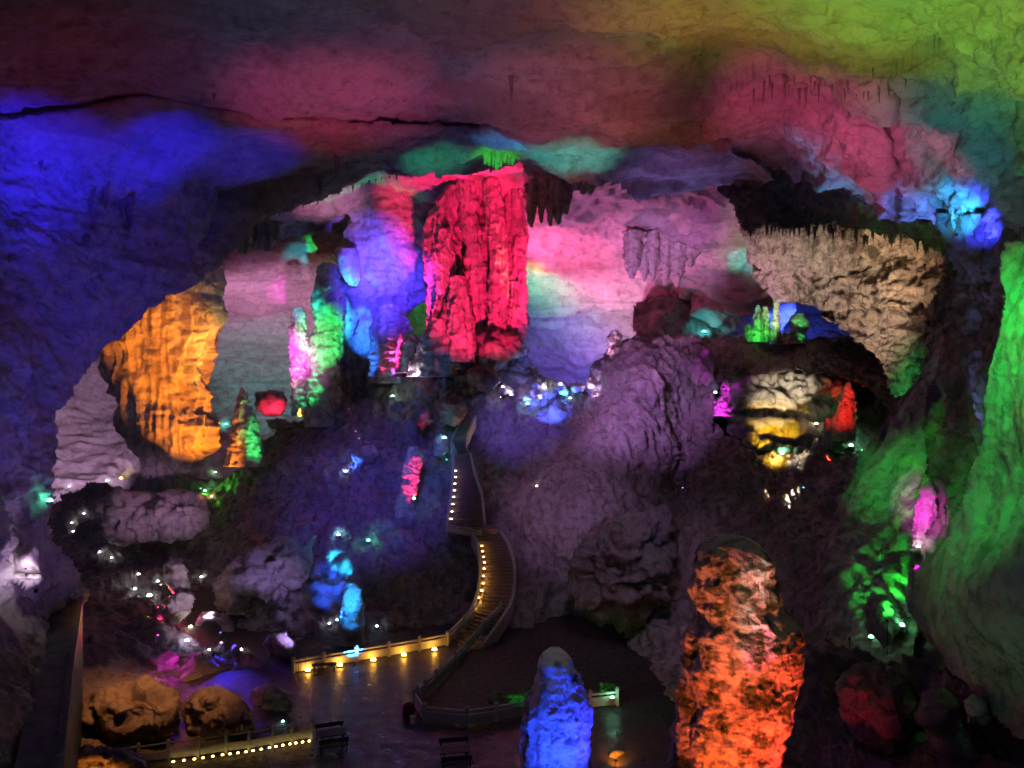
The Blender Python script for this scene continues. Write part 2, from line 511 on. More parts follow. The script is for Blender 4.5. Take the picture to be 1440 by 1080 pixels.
def paving():
    m, nt, N, L, b = nodes_of('wet_stone_paving')
    tc = N.new('ShaderNodeTexCoord')
    br = N.new('ShaderNodeTexBrick'); br.inputs['Scale'].default_value = 1.0
    br.inputs['Color1'].default_value = (.085, .075, .075, 1); br.inputs['Color2'].default_value = (.055, .05, .052, 1)
    br.inputs['Mortar'].default_value = (.02, .018, .018, 1)
    br.inputs['Brick Width'].default_value = .6; br.inputs['Row Height'].default_value = .3; br.inputs['Mortar Size'].default_value = .012
    L.new(tc.outputs['Object'], br.inputs['Vector'])
    n = N.new('ShaderNodeTexNoise'); n.inputs['Scale'].default_value = 1.3; n.inputs['Detail'].default_value = 8
    L.new(tc.outputs['Object'], n.inputs['Vector'])
    x = N.new('ShaderNodeMix'); x.data_type = 'RGBA'; x.blend_type = 'MULTIPLY'; x.inputs[0].default_value = .6
    L.new(br.outputs['Color'], x.inputs[6]); L.new(n.outputs['Fac'], x.inputs[7])
    L.new(br.outputs['Color'], b.inputs['Base Color'])
    r = N.new('ShaderNodeMapRange'); r.inputs[1].default_value = .35; r.inputs[2].default_value = .68; r.inputs[3].default_value = .26; r.inputs[4].default_value = .6
    L.new(n.outputs['Fac'], r.inputs[0]); L.new(r.outputs[0], b.inputs['Roughness'])
    h = N.new('ShaderNodeTexNoise'); h.inputs['Scale'].default_value = 5; h.inputs['Detail'].default_value = 4
    L.new(tc.outputs['Object'], h.inputs['Vector'])
    ad = N.new('ShaderNodeMath'); ad.operation = 'MULTIPLY_ADD'; ad.inputs[1].default_value = .5
    L.new(br.outputs['Fac'], ad.inputs[0]); L.new(h.outputs['Fac'], ad.inputs[2])
    ad.inputs[1].default_value = -.6
    bp = N.new('ShaderNodeBump'); bp.inputs['Strength'].default_value = .5; bp.inputs['Distance'].default_value = .03
    L.new(ad.outputs[0], bp.inputs['Height']); L.new(bp.outputs[0], b.inputs['Normal'])
    return m
PAVE = paving()
SOIL = rock_mat('damp_cave_soil', (.10, .085, .07), (.07, .06, .05), (.035, .03, .026), bump=.8, scale=1.6)
flat('cave_floor', -160, 160, -60, 220, -.02, SOIL)
# plaza of wet stone, its outline on the ground
pl = [(365, 955), (412, 948), (455, 939), (502, 930), (547, 923), (590, 916), (632, 908), (660, 902), (662, 918), (640, 940), (614, 970), (583, 996), (596, 1016), (657, 1021), (740, 1008), (872, 995), (930, 1010), (1000, 1090), (1010, 1400), (300, 1400), (440, 1046), (400, 1000)]
pv = [tuple(P(x, y, ground_depth(y))) for x, y in pl]
pm = MB().add([(a, b, .0) for a, b, c in pv], [tuple(range(len(pv)))]).mesh('plaza')
tag(link('plaza', pm, PAVE), kind='structure')

# ---- far vault and back wall beyond the arch
backwall, backD = sheet('cave_wall_back',
    [(30, 780), (20, 420), (260, 300), (330, 210), (1080, 190), (1130, 300), (1120, 440), (1000, 600), (760, 660), (60, 780)],
    [(100, 430, 100), (130, 560, 130), (100, 690, 122), (350, 320, 90), (400, 400, 114), (350, 480, 138), (420, 500, 138), (500, 290, 90), (550, 400, 114),
     (700, 240, 78), (850, 280, 84), (800, 420, 106), (950, 300, 84), (950, 420, 100), (1040, 300, 82), (1040, 420, 92), (850, 500, 112),
     (1000, 470, 98), (700, 560, 122), (60, 760, 112), (1080, 210, 74), (340, 230, 76), (250, 650, 120), (1120, 350, 84)],
    rel_vault, ROCK_B, amp=1.15, step=2.1)

# ---- tan wall on the far right, hanging over the dark ledge
tanwall, tanD = sheet('cave_wall_tan',
    [(1030, 280), (1390, 280), (1400, 430), (1350, 492), (1296, 548), (1275, 560), (1258, 540), (1236, 500), (1205, 470), (1165, 455), (1140, 432), (1100, 425), (1066, 398), (1050, 350)],
    [(1050, 340, 79), (1200, 330, 70), (1350, 340, 62), (1100, 410, 80), (1250, 450, 71), (1280, 545, 67), (1370, 450, 60), (1150, 370, 77), (1300, 400, 66), (1040, 290, 70)],
    lambda p: rel_rough(p) + .7 * rel_flow(p) * np.clip((p[..., 0] - 30) / 8, 0, 1), ROCK_T, amp=1.6, step=2.0,
    lips=[([(1060, 352), (1120, 372), (1200, 380), (1260, 350), (1330, 360)], 1.8, 25), ([(1170, 445), (1250, 440), (1340, 430)], -1.4, 30)])

# ---- dark hollow behind the ledge and behind the lit recess
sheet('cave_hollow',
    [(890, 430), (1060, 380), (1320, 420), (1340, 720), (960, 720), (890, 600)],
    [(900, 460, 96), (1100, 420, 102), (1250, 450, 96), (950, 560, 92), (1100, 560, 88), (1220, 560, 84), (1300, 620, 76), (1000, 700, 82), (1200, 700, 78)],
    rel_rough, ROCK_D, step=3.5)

# ---- the terrace that carries the green stalagmites
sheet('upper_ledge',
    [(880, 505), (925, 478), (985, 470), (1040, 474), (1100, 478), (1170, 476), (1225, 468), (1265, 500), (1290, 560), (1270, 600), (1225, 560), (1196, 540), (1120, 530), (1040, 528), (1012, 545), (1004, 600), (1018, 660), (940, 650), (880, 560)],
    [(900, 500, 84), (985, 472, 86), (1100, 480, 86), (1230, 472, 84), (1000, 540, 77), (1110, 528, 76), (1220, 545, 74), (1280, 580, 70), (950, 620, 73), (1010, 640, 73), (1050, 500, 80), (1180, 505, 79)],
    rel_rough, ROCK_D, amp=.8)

# ---- the great mound: boulders below, cliff above, flowstone at its shoulder
STAIR_LOW = [(640, 912), (662, 892), (690, 862), (702, 835), (703, 800), (690, 760), (672, 748)]
STAIR_UP = [(652, 748), (655, 705), (650, 650), (648, 630)]
def rel_mound(p):
    # flowstone on the upper right shoulder, tumbled blocks elsewhere
    x, y, z = p[..., 0], p[..., 1], p[..., 2]
    k = 1 / (1 + np.exp(-(x - 1.0 - 1.5 * fbm(p / 6, 2)) / .8)) * 1 / (1 + np.exp(-(z - 5.0 - 2 * fbm(p / 5 + 3, 2)) / .8))
    return rel_rubble(p) * (1 - k) * .95 + k * (rel_rough(p) * .5 + rel_flow(p) * 1.0)
mound, moundD = sheet('central_mound',
    [(40, 760), (62, 705), (90, 690), (130, 672), (180, 682), (240, 676), (300, 664), (340, 655), (362, 620), (392, 590), (430, 578), (480, 568), (515, 540), (560, 532), (592, 512),
     (618, 484), (650, 462), (690, 452), (722, 462), (742, 500), (762, 535), (800, 548), (828, 544), (846, 512), (862, 492), (900, 480), (940, 478), (985, 476), (1006, 500), (1000, 560), (1004, 590), (1022, 616), (1050, 636), (1110, 644), (1180, 644), (1240, 640), (1290, 660),
     (1300, 800), (1280, 1010), (1200, 1110), (900, 1110), (860, 1030), (700, 1000), (560, 960), (420, 960), (300, 960), (120, 900), (40, 850)],
    [(60, 720, 98), (150, 700, 93), (250, 690, 90), (340, 670, 85), (430, 590, 86), (520, 550, 84), (600, 520, 81), (680, 460, 81), (740, 520, 81), (830, 555, 80), (880, 485, 80), (960, 482, 80), (1008, 500, 78),
     (300, 790, 76), (200, 800, 74), (130, 860, 60), (420, 750, 72), (340, 850, 64), (420, 850, 61), (400, 930, 53), (520, 905, 57), (620, 895, 59), (560, 700, 72), (600, 600, 78), (650, 640, 75.5), (700, 600, 77), (655, 740, 68.5),
     (690, 700, 70), (740, 780, 65), (710, 800, 65), (690, 865, 60.5), (730, 860, 60), (720, 915, 58), (800, 700, 66), (800, 600, 75), (905, 540, 72.5), (875, 625, 69), (840, 695, 66), (805, 770, 63.5), (985, 580, 77), (950, 650, 74), (925, 720, 69), (740, 640, 75.5), (800, 880, 62), (800, 925, 58), (900, 800, 61), (900, 900, 54), (1000, 700, 66), (1000, 850, 53), (1030, 645, 70), (1100, 660, 68), (1100, 750, 59), (1200, 680, 60),
     (1200, 800, 50), (950, 950, 48), (1100, 950, 42), (1200, 950, 40), (1100, 1100, 36), (900, 1050, 45), (1280, 700, 56), (300, 930, 56), (620, 960, 58), (700, 1000, 58)],
    rel_mound, ROCK_U, amp=1.15, step=2.0,
    cuts=[(STAIR_LOW, 1.6, 32), (STAIR_UP, 1.4, 24)])

# ---- dark ledge under the arch on the right, fringed with stalactites
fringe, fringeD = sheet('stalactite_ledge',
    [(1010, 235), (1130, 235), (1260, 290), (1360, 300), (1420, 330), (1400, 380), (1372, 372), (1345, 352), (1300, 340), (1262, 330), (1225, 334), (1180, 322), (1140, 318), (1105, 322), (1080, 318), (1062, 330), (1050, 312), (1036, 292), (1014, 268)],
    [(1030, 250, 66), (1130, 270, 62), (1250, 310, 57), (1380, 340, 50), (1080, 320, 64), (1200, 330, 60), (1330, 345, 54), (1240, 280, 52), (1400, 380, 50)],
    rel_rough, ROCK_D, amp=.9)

# ---- near vault and left wall: one shell from the right edge over the arch and down the left side
LIP_A = [(-60, 178), (0, 165), (110, 150), (200, 132), (262, 143), (400, 164), (520, 170)]
LIP_B = [(600, 174), (660, 174), (760, 170), (850, 167), (940, 166), (1000, 190), (1050, 222)]
LIP_C = [(280, 330), (300, 258), (420, 235), (520, 214), (640, 205)]
LIP_D = [(960, 150), (1060, 112), (1150, 100), (1240, 92), (1300, 72), (1440, 10), (1500, -10)]
LIP_E = [(1245, 300), (1243, 200), (1252, 118), (1330, 118), (1400, 150), (1500, 160)]
vault, vaultD = sheet('cave_vault',
    [(-200, -110), (1640, -110), (1640, 470), (1500, 430), (1450, 350), (1400, 318), (1365, 322), (1330, 318), (1290, 316), (1240, 312), (1190, 285), (1130, 262), (1062, 232), (1095, 258), (1000, 266), (900, 264), (830, 252), (740, 247), (690, 242), (600, 240), (520, 257), (430, 290), (345, 314), (333, 345),
     (312, 372), (280, 398), (240, 422), (200, 446), (152, 490), (120, 520), (88, 565), (74, 600), (72, 640), (66, 680), (72, 740), (100, 790), (130, 840), (60, 900), (-200, 920)],
    [(0, 0, 30), (720, 0, 31), (1440, 0, 26), (1100, 0, 30), (100, 90, 36), (0, 165, 39), (0, 400, 37), (0, 550, 34), (0, 700, 31), (70, 650, 41), (150, 490, 47), (250, 418, 51), (330, 335, 55), (430, 287, 58), (520, 255, 59), (680, 238, 61), (900, 262, 60),
     (1060, 233, 56), (1120, 262, 55), (1240, 312, 49), (1340, 318, 45), (1440, 330, 38), (1440, 150, 31), (1300, 200, 42), (1180, 180, 44), (1200, 270, 50), (1080, 140, 45), (1250, 100, 36), (600, 120, 42), (300, 130, 42), (300, 250, 52), (150, 250, 44),
     (200, 380, 47), (100, 480, 43), (800, 120, 42), (950, 180, 49), (60, 800, 36), (-40, 860, 30), (760, 200, 53), (500, 200, 51), (400, 60, 36), (130, 830, 44), (-180, -80, 26), (-180, 400, 28), (-180, 850, 24), (720, -100, 27), (1620, -80, 21), (1620, 250, 24)],
    rel_ceiling, ROCK_C, amp=1.0, ragged=4, step=2.1,
    lips=[(LIP_A, -.8, 60), (LIP_B, -1.8, 55), (LIP_C, 2.0, 28), (LIP_D, 2.6, 35), (LIP_E, 2.0, 40)])

# ---- right side: dark pillar wall, green slope, and the great green curtain
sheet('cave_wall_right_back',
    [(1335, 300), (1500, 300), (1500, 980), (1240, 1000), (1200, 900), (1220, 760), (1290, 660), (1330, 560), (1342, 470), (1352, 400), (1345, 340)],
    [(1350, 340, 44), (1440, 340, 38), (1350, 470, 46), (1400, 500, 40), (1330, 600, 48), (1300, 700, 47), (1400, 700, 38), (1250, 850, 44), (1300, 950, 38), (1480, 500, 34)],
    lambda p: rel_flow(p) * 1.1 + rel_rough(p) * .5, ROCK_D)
slope, slopeD = sheet('green_slope',
    [(1347, 468), (1352, 486), (1330, 520), (1308, 560), (1312, 600), (1310, 650), (1318, 700), (1330, 780), (1300, 860), (1290, 930), (1200, 960), (1165, 900), (1160, 840), (1172, 760), (1190, 690), (1212, 640), (1240, 600), (1265, 565), (1300, 520)],
    [(1346, 475, 52), (1300, 530, 53), (1250, 600, 52), (1200, 680, 51), (1180, 800, 46), (1190, 900, 42), (1260, 700, 48), (1300, 640, 48), (1270, 800, 44), (1280, 920, 38), (1310, 750, 43), (1330, 510, 50)],
    lambda p: rel_flow(p) * .7 + rel_rough(p) * .45, ROCK_G, amp=.8,
    lips=[([(1352, 486), (1308, 535), (1262, 595), (1215, 690)], 1.8, 18)])
curtain, curtainD = sheet('green_stone_curtain',
    [(1640, 300), (1440, 345), (1432, 375), (1427, 450), (1414, 520), (1408, 590), (1393, 650), (1375, 705), (1345, 752), (1315, 785), (1296, 815), (1298, 860), (1312, 905), (1338, 935), (1372, 950), (1400, 985), (1450, 1040), (1520, 1080), (1640, 1100)],
    [(1435, 370, 29), (1480, 400, 26), (1415, 520, 28), (1480, 600, 22.5), (1400, 640, 28), (1430, 700, 25), (1350, 750, 29), (1300, 820, 30), (1370, 820, 25), (1320, 905, 29), (1380, 950, 27.5), (1440, 1010, 26), (1480, 900, 22), (1480, 1050, 24), (1620, 400, 19), (1620, 700, 17), (1620, 1050, 18)],
    rel_curtain, ROCK_G, amp=.9, ragged=2.5)
tag(curtain, 'huge green-lit flowstone curtain hanging along the right edge of the cave', 'flowstone', kind='thing')
sheet('right_foreground_rock',
    [(1075, 1110), (1090, 1010), (1110, 940), (1150, 905), (1190, 895), (1230, 905), (1280, 900), (1330, 940), (1390, 970), (1440, 1010), (1500, 1040), (1500, 1130), (1075, 1130)],
    [(1090, 1000, 36), (1150, 905, 37), (1230, 905, 36), (1330, 945, 32), (1440, 1010, 28), (1480, 1100, 24), (1100, 1100, 32), (1250, 1000, 33), (1300, 1100, 28)],
    rel_rubble, ROCK_D, amp=1.1)

# ---- lower left: rocky bank above the plaza, dark foot of the left wall
bank, bankD = sheet('rocky_bank',
    [(60, 850), (110, 820), (150, 830), (200, 850), (260, 880), (330, 900), (380, 930), (405, 950), (425, 985), (442, 1012), (440, 1040), (300, 1075), (140, 1130), (40, 1130)],
    [(100, 830, 56), (150, 850, 57), (260, 885, 55), (380, 935, 51), (430, 1000, 46), (430, 1035, 42.5), (300, 1000, 46), (200, 950, 48), (120, 950, 44), (100, 1080, 37), (250, 1060, 40), (180, 1020, 41.5), (140, 1130, 36)],
    rel_rubble, ROCK_D, amp=.75)
sheet('left_wall_foot',
    [(-60, 700), (40, 740), (75, 770), (70, 850), (50, 950), (30, 1010), (20, 1130), (-60, 1130)],
    [(-40, 720, 31), (40, 745, 38), (60, 800, 38), (0, 830, 34), (40, 950, 31), (0, 1000, 26), (-40, 1100, 21), (20, 1100, 23)],
    rel_rough, ROCK_D, amp=.6)

# ================================================================== STONE THINGS
# ---- orange pillar on the left
column('stone_pillar', [(350, 120, 305), (385, 128, 306), (430, 135, 308), (450, 138, 304), (480, 140, 299), (495, 146, 297), (520, 150, 293), (550, 160, 287), (575, 172, 291), (600, 178, 304), (625, 188, 305), (645, 196, 284), (665, 200, 264), (700, 192, 266)],
       84, ROCK_F, 'broad orange-lit fluted pillar hanging from the arch down to the bank', 'pillar', ratio=.5, seg=260, vstep=1.4, flute=(.30, 3.0), drip=.09, lump=.10, fine=.04, warp=.03)
# ---- red pillar: several trunks grown together
red = empty('stone_pillar', P(670, 480, 82))
tag(red, 'giant crimson-lit pillar of joined trunks rising to the vault at centre', 'pillar')
RED_TRUNKS = [
    ([(262, 632, 650), (278, 616, 650), (300, 604, 646), (325, 596, 646), (350, 594, 650), (400, 602, 654), (440, 606, 656), (500, 598, 650)], 82.8),
    ([(228, 652, 672), (260, 642, 676), (300, 646, 668), (340, 652, 682), (380, 652, 690), (440, 652, 692), (500, 650, 692)], 81.6),
    ([(226, 672, 694), (250, 678, 704), (300, 684, 706), (350, 688, 712), (420, 688, 714), (500, 684, 716)], 80.0),
    ([(236, 704, 730), (262, 708, 738), (300, 712, 736), (330, 710, 741), (380, 706, 738), (430, 704, 741), (500, 700, 742)], 82.4),
    ([(322, 620, 632), (360, 612, 640), (400, 614, 638), (440, 618, 630)], 80.4),
    ([(422, 614, 632), (455, 602, 650), (485, 592, 650), (530, 576, 642)], 80.0),
    ([(388, 636, 650), (420, 630, 660), (470, 624, 668), (510, 618, 666)], 79.2),
    ([(396, 714, 728), (440, 712, 738), (500, 708, 742)], 80.4),
    ([(252, 650, 716), (330, 624, 720), (420, 626, 724), (500, 620, 724)], 85.5),
    ([(470, 566, 584), (495, 560, 592), (525, 556, 600)], 81.5),
]
for rows, D in RED_TRUNKS:
    o = column('trunk', rows, D, ROCK_F, None, None, ratio=.9, seg=72, vstep=1.5, flute=(.42, 1.9), drip=.10, lump=.20, fine=.05)
    o.parent = red; o.matrix_parent_inverse.identity(); o.location = np.array(o.location) - np.array(red.location)
# ---- columns left of it
column('stalagmite', [(370, 452, 468), (378, 444, 476), (410, 440, 482), (440, 440, 484), (458, 446, 483), (475, 440, 483), (500, 432, 482), (530, 428, 480), (560, 427, 478), (600, 428, 476)],
       86, ROCK_F, 'tall emerald-lit stalagmite with a dark notch, left of the blue flowstone', 'stalagmite', seg=90, vstep=1.5, flute=(.14, 1.2), drip=.16, lump=.22)
column('flowstone_column', [(250, 510, 600), (290, 496, 604), (330, 484, 602), (370, 474, 604), (400, 478, 602), (440, 481, 580), (480, 480, 574), (520, 478, 562), (550, 477, 540), (600, 474, 515)],
       89, ROCK_F, 'wide blue-lit flowstone mass between the emerald stalagmite and crimson pillar', 'flowstone', ratio=.5, seg=140, vstep=1.6, flute=(.2, 2.0), drip=.22, lump=.2, fine=.05)
column('stalactite', [(350, 478, 500), (362, 474, 505), (380, 476, 508), (393, 484, 508), (402, 492, 502)],
       85.3, ROCK_F, 'smooth rounded cyan-lit stone lobe above the emerald stalagmite', 'stalactite', seg=48, flute=(.03, 1), drip=.02, lump=.05)
column('stalagmite', [(428, 536, 556), (436, 528, 566), (460, 524, 570), (490, 522, 572), (515, 520, 572), (540, 520, 570)],
       84.5, ROCK_F, 'violet-lit ribbed stalagmite in front of the blue flowstone', 'stalagmite', seg=80, vstep=1.5, flute=(.1, 1.2), drip=.3, lump=.2, fine=.06)
column('stalagmite', [(432, 416, 424), (440, 411, 430), (470, 408, 432), (500, 408, 431), (540, 410, 431), (585, 411, 430)],
       85, ROCK_F, 'slim knobbly pink-lit stalagmite beside the emerald one', 'stalagmite', seg=60, vstep=1.5, flute=(.1, 1.4), drip=.35, lump=.35, fine=.08)
column('stalagmite', [(545, 338, 342), (560, 334, 350), (580, 330, 358), (610, 326, 366), (655, 316, 374)],
       83, ROCK_F, 'pointed green-lit stalagmite right of the orange pillar', 'stalagmite', seg=70, vstep=1.5, flute=(.2, 1.6), drip=.12, lump=.15)
boulder('boulder', [(358, 552), (378, 546), (400, 550), (408, 566), (398, 584), (372, 588), (358, 574)], 96, 2.5, rel_rough, ROCK, amp=.5, label='red-lit rock between the pointed green stalagmite and slim pink one')
boulder('boulder', [(372, 588), (398, 584), (412, 596), (404, 606), (380, 606)], 90, 1.2, rel_rough, ROCK, amp=.4, label='pale rock lit blue and white under the red-lit rock')
# ---- hanging stone
def drapery(label, rows, D, n, mat=ROCK_F, ratio=.4):
    """a hanging curtain: blades of uneven length grown side by side, following the envelope rows (py, left, right)"""
    r = np.array(rows, float)
    root = empty('stone_drapery', P((r[0, 1] + r[0, 2]) / 2, r[0, 0], D)); tag(root, label, 'drapery')
    x0, x1 = r[:, 1].min(), r[:, 2].max()
    w0 = (x1 - x0) / n
    for k in range(n):
        x = x0 + (k + .5 + random.uniform(-.25, .25)) * w0
        ins = [y for y, l, q in rows if l - w0 * .4 <= x <= q + w0 * .4]
        if not ins: continue
        y1 = max(ins) + random.uniform(-4, 9); y0 = r[0, 0] - 6
        w = w0 * random.uniform(.55, 1.0)
        rr = [(y0, x - w * 1.1, x + w * 1.1), (y0 + (y1 - y0) * .5, x - w, x + w), (y0 + (y1 - y0) * .85, x - w * .55 - 1, x + w * .5 - 1), (y1, x - 2.2, x + .6)]
        o = column('blade', rr, D + random.uniform(-.9, .9), mat, None, None, ratio=1.1, seg=30, vstep=2.0, flute=(.3, 1.4), drip=.22, lump=.4, fine=.06)
        o.parent = root; o.location = np.array(o.location) - np.array(root.location)
    return root
drapery('grey violet drapery of stone blades hanging from the back vault right of centre', [(332, 926, 990), (355, 905, 984), (380, 892, 970), (396, 884, 950)], 90, 7)
drapery('dark purple drapery hanging from the arch beside the crimson pillar', [(238, 744, 840), (270, 744, 830), (300, 746, 806), (318, 750, 784)], 74, 8)
drapery('short green-lit stone drapery on the arch above the crimson pillar', [(203, 680, 726), (215, 680, 726), (232, 684, 722)], 56.5, 8)
drapery('short violet drapery under the arch at its upper left corner', [(318, 332, 392), (335, 334, 388), (352, 342, 376)], 66, 6)
column('stalactite', [(268, 1360, 1398), (285, 1364, 1396), (305, 1367, 1394), (325, 1371, 1389), (338, 1376, 1384)], 42.0, ROCK_F, 'vivid blue-lit hanging stone below the vault near the right edge', 'stalactite', seg=60, flute=(.3, 2.4), drip=.05, lump=.08)
drapery('teal-lit row of stone blades left of the vivid blue stalactite', [(262, 1338, 1366), (290, 1340, 1368), (318, 1346, 1366)], 43, 4)
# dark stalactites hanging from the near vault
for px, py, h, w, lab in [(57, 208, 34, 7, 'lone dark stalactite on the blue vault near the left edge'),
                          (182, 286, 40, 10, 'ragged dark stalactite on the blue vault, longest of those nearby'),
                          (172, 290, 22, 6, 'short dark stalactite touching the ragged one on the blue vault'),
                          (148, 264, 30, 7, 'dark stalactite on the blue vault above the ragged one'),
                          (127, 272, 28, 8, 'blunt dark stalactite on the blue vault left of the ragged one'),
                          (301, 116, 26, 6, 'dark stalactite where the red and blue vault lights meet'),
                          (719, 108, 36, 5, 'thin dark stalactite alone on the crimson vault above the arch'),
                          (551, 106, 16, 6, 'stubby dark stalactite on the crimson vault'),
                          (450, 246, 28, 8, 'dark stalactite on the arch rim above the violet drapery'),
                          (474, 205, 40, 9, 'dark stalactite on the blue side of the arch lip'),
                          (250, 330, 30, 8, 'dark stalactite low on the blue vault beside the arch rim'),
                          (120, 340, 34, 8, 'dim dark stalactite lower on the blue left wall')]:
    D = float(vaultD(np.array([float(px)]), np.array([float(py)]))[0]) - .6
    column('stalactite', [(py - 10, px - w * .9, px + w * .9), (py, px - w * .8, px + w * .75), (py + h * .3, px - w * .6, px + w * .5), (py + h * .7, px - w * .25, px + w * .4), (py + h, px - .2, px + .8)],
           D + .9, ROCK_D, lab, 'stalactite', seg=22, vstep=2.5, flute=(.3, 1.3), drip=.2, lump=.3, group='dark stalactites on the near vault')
# fringe of small stalactites along the right ledge
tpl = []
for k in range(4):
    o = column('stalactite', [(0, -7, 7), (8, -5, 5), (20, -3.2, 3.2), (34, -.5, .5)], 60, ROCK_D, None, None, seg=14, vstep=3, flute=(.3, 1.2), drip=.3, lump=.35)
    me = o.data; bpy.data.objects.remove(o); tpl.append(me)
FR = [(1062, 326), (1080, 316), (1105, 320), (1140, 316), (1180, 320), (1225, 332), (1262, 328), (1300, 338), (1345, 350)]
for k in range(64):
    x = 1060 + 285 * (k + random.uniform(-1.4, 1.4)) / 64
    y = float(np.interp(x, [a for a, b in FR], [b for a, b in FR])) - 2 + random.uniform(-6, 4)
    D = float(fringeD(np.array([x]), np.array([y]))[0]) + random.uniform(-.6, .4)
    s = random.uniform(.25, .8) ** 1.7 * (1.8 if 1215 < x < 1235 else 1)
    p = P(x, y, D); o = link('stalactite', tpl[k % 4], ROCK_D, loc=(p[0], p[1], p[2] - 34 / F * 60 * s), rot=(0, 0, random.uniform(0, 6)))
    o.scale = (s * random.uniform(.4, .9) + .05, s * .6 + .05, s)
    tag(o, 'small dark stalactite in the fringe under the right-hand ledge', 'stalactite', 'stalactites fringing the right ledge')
FR3 = [(1045, 120), (1090, 104), (1150, 106), (1200, 100), (1240, 98), (1300, 84)]
for k in range(44):
    x = 1048 + 245 * (k + random.uniform(-1.2, 1.2)) / 44
    y = float(np.interp(x, [a for a, b in FR3], [b for a, b in FR3])) + random.uniform(-6, 26)
    D = float(vaultD(np.array([x]), np.array([y]))[0]) - .1
    s = random.uniform(.25, .62); p = P(x, y, D)
    o = link('stalactite', tpl[k % 4], ROCK_D, loc=(p[0], p[1], p[2] - 34 / F * 60 * s + .25), rot=(0, 0, random.uniform(0, 6))); o.scale = (s * .45, s * .5, s)
    tag(o, 'short brown stalactite in the band across the pink and green right vault', 'stalactite', 'stalactites banding the right vault')
FR2 = [(345, 312), (430, 288), (520, 255), (600, 238)]
for k in range(22):
    x = 345 + 250 * (k + random.uniform(-.4, .4)) / 22
    y = float(np.interp(x, [a for a, b in FR2], [b for a, b in FR2])) - 2
    D = float(vaultD(np.array([x]), np.array([y - 3.]))[0]) + .3
    s = random.uniform(.12, .3); p = P(x, y, D)
    o = link('stalactite', tpl[k % 4], ROCK_D, loc=(p[0], p[1], p[2] - 34 / F * 60 * s), rot=(0, 0, random.uniform(0, 6))); o.scale = (s * .8, s * .8, s)
    tag(o, 'tiny dark stalactite on the rim of the arch left of the crimson pillar', 'stalactite', 'stalactites on the arch rim')

# ---- terrace with green stalagmites
def small(label, rows, D, mat=ROCK_F, cat='stalagmite', seg=40, **k):
    a = dict(flute=(.2, 1.3), drip=.32, lump=.42, fine=.08, vstep=1.3); a.update(k)
    return column('stalagmite' if cat == 'stalagmite' else cat, rows, D, mat, label, cat, seg=seg, **a)
small('tall green-lit stalagmite on the upper terrace', [(429, 1064, 1068), (440, 1061, 1071), (460, 1059, 1073), (482, 1056, 1076)], 83.5)
small('shorter green-lit stalagmite just right of the tall green one', [(431, 1073, 1078), (442, 1071, 1081), (460, 1071, 1083), (482, 1070, 1085)], 83.8)
small('low green-lit stump left of the tall green stalagmite', [(456, 1048, 1054), (466, 1046, 1058), (482, 1044, 1060)], 83.6)
small('slim white-lit column on the upper terrace reaching the ceiling', [(404, 1084, 1100), (415, 1087, 1098), (430, 1089, 1096), (450, 1086, 1097), (482, 1084, 1097)], 83.2, cat='pillar')
small('bushy green-lit stone knob on the upper terrace, right of the white column', [(441, 1117, 1129), (450, 1112, 1136), (462, 1113, 1134), (482, 1112, 1132)], 84.5, lump=.4)
small('low cyan-lit stone at the foot of the white column', [(468, 1100, 1122), (474, 1097, 1130), (484, 1096, 1134)], 83.2, lump=.3)
# ---- lit recess under the terrace
boulder('boulder', [(1016, 540), (1045, 524), (1080, 520), (1120, 522), (1160, 528), (1196, 538), (1200, 570), (1180, 606), (1130, 606), (1090, 600), (1050, 596), (1016, 588)], 80, 2.6, rel_block, ROCK, amp=1.0, label='large cream-lit rock slab filling the recess under the terrace')
boulder('flowstone_lip', [(1018, 580), (1050, 582), (1090, 584), (1130, 588), (1160, 596), (1172, 606), (1166, 634), (1120, 642), (1080, 634), (1045, 624), (1020, 606)], 76.5, 1.6, rel_flow, ROCK_F, amp=.35, label='golden-lit flowstone lip below the cream rock slab', cat='flowstone')
for k, (x, y, w, h, lab) in enumerate([(1056, 618, 14, 9, 'small golden-lit rock under the left end of the golden flowstone lip'), (1078, 626, 16, 9, 'small golden-lit rock under the middle of the golden flowstone lip'), (1102, 632, 18, 9, 'small yellow-green-lit rock under the golden flowstone lip'), (1128, 634, 14, 7, 'small olive-lit rock left of the blue stub')]):
    boulder('boulder', [(x - w, y), (x - w * .6, y - h), (x + w * .4, y - h), (x + w, y - 2), (x + w * .8, y + h), (x - w * .7, y + h)], 73.5 - k * .4, .8, rel_rough, ROCK, amp=.3, label=lab, step=1.6)
small('red-lit cone stalagmite with a green edge in the recess', [(537, 1191, 1195), (550, 1187, 1199), (570, 1180, 1201), (590, 1172, 1203), (620, 1166, 1204)], 73.5)
small('stubby green-white stalagmite beside the red cone', [(588, 1160, 1166), (600, 1159, 1168), (632, 1154, 1169)], 72)
small('small indigo-lit stub in front of the golden flowstone lip', [(616, 1144, 1150), (630, 1141, 1152), (660, 1136, 1151)], 66.5)
small('magenta-lit knob at the left end of the cream rock slab', [(534, 1018, 1023), (545, 1014, 1027), (556, 1014, 1027), (562, 1006, 1028), (585, 1004, 1030)], 73)
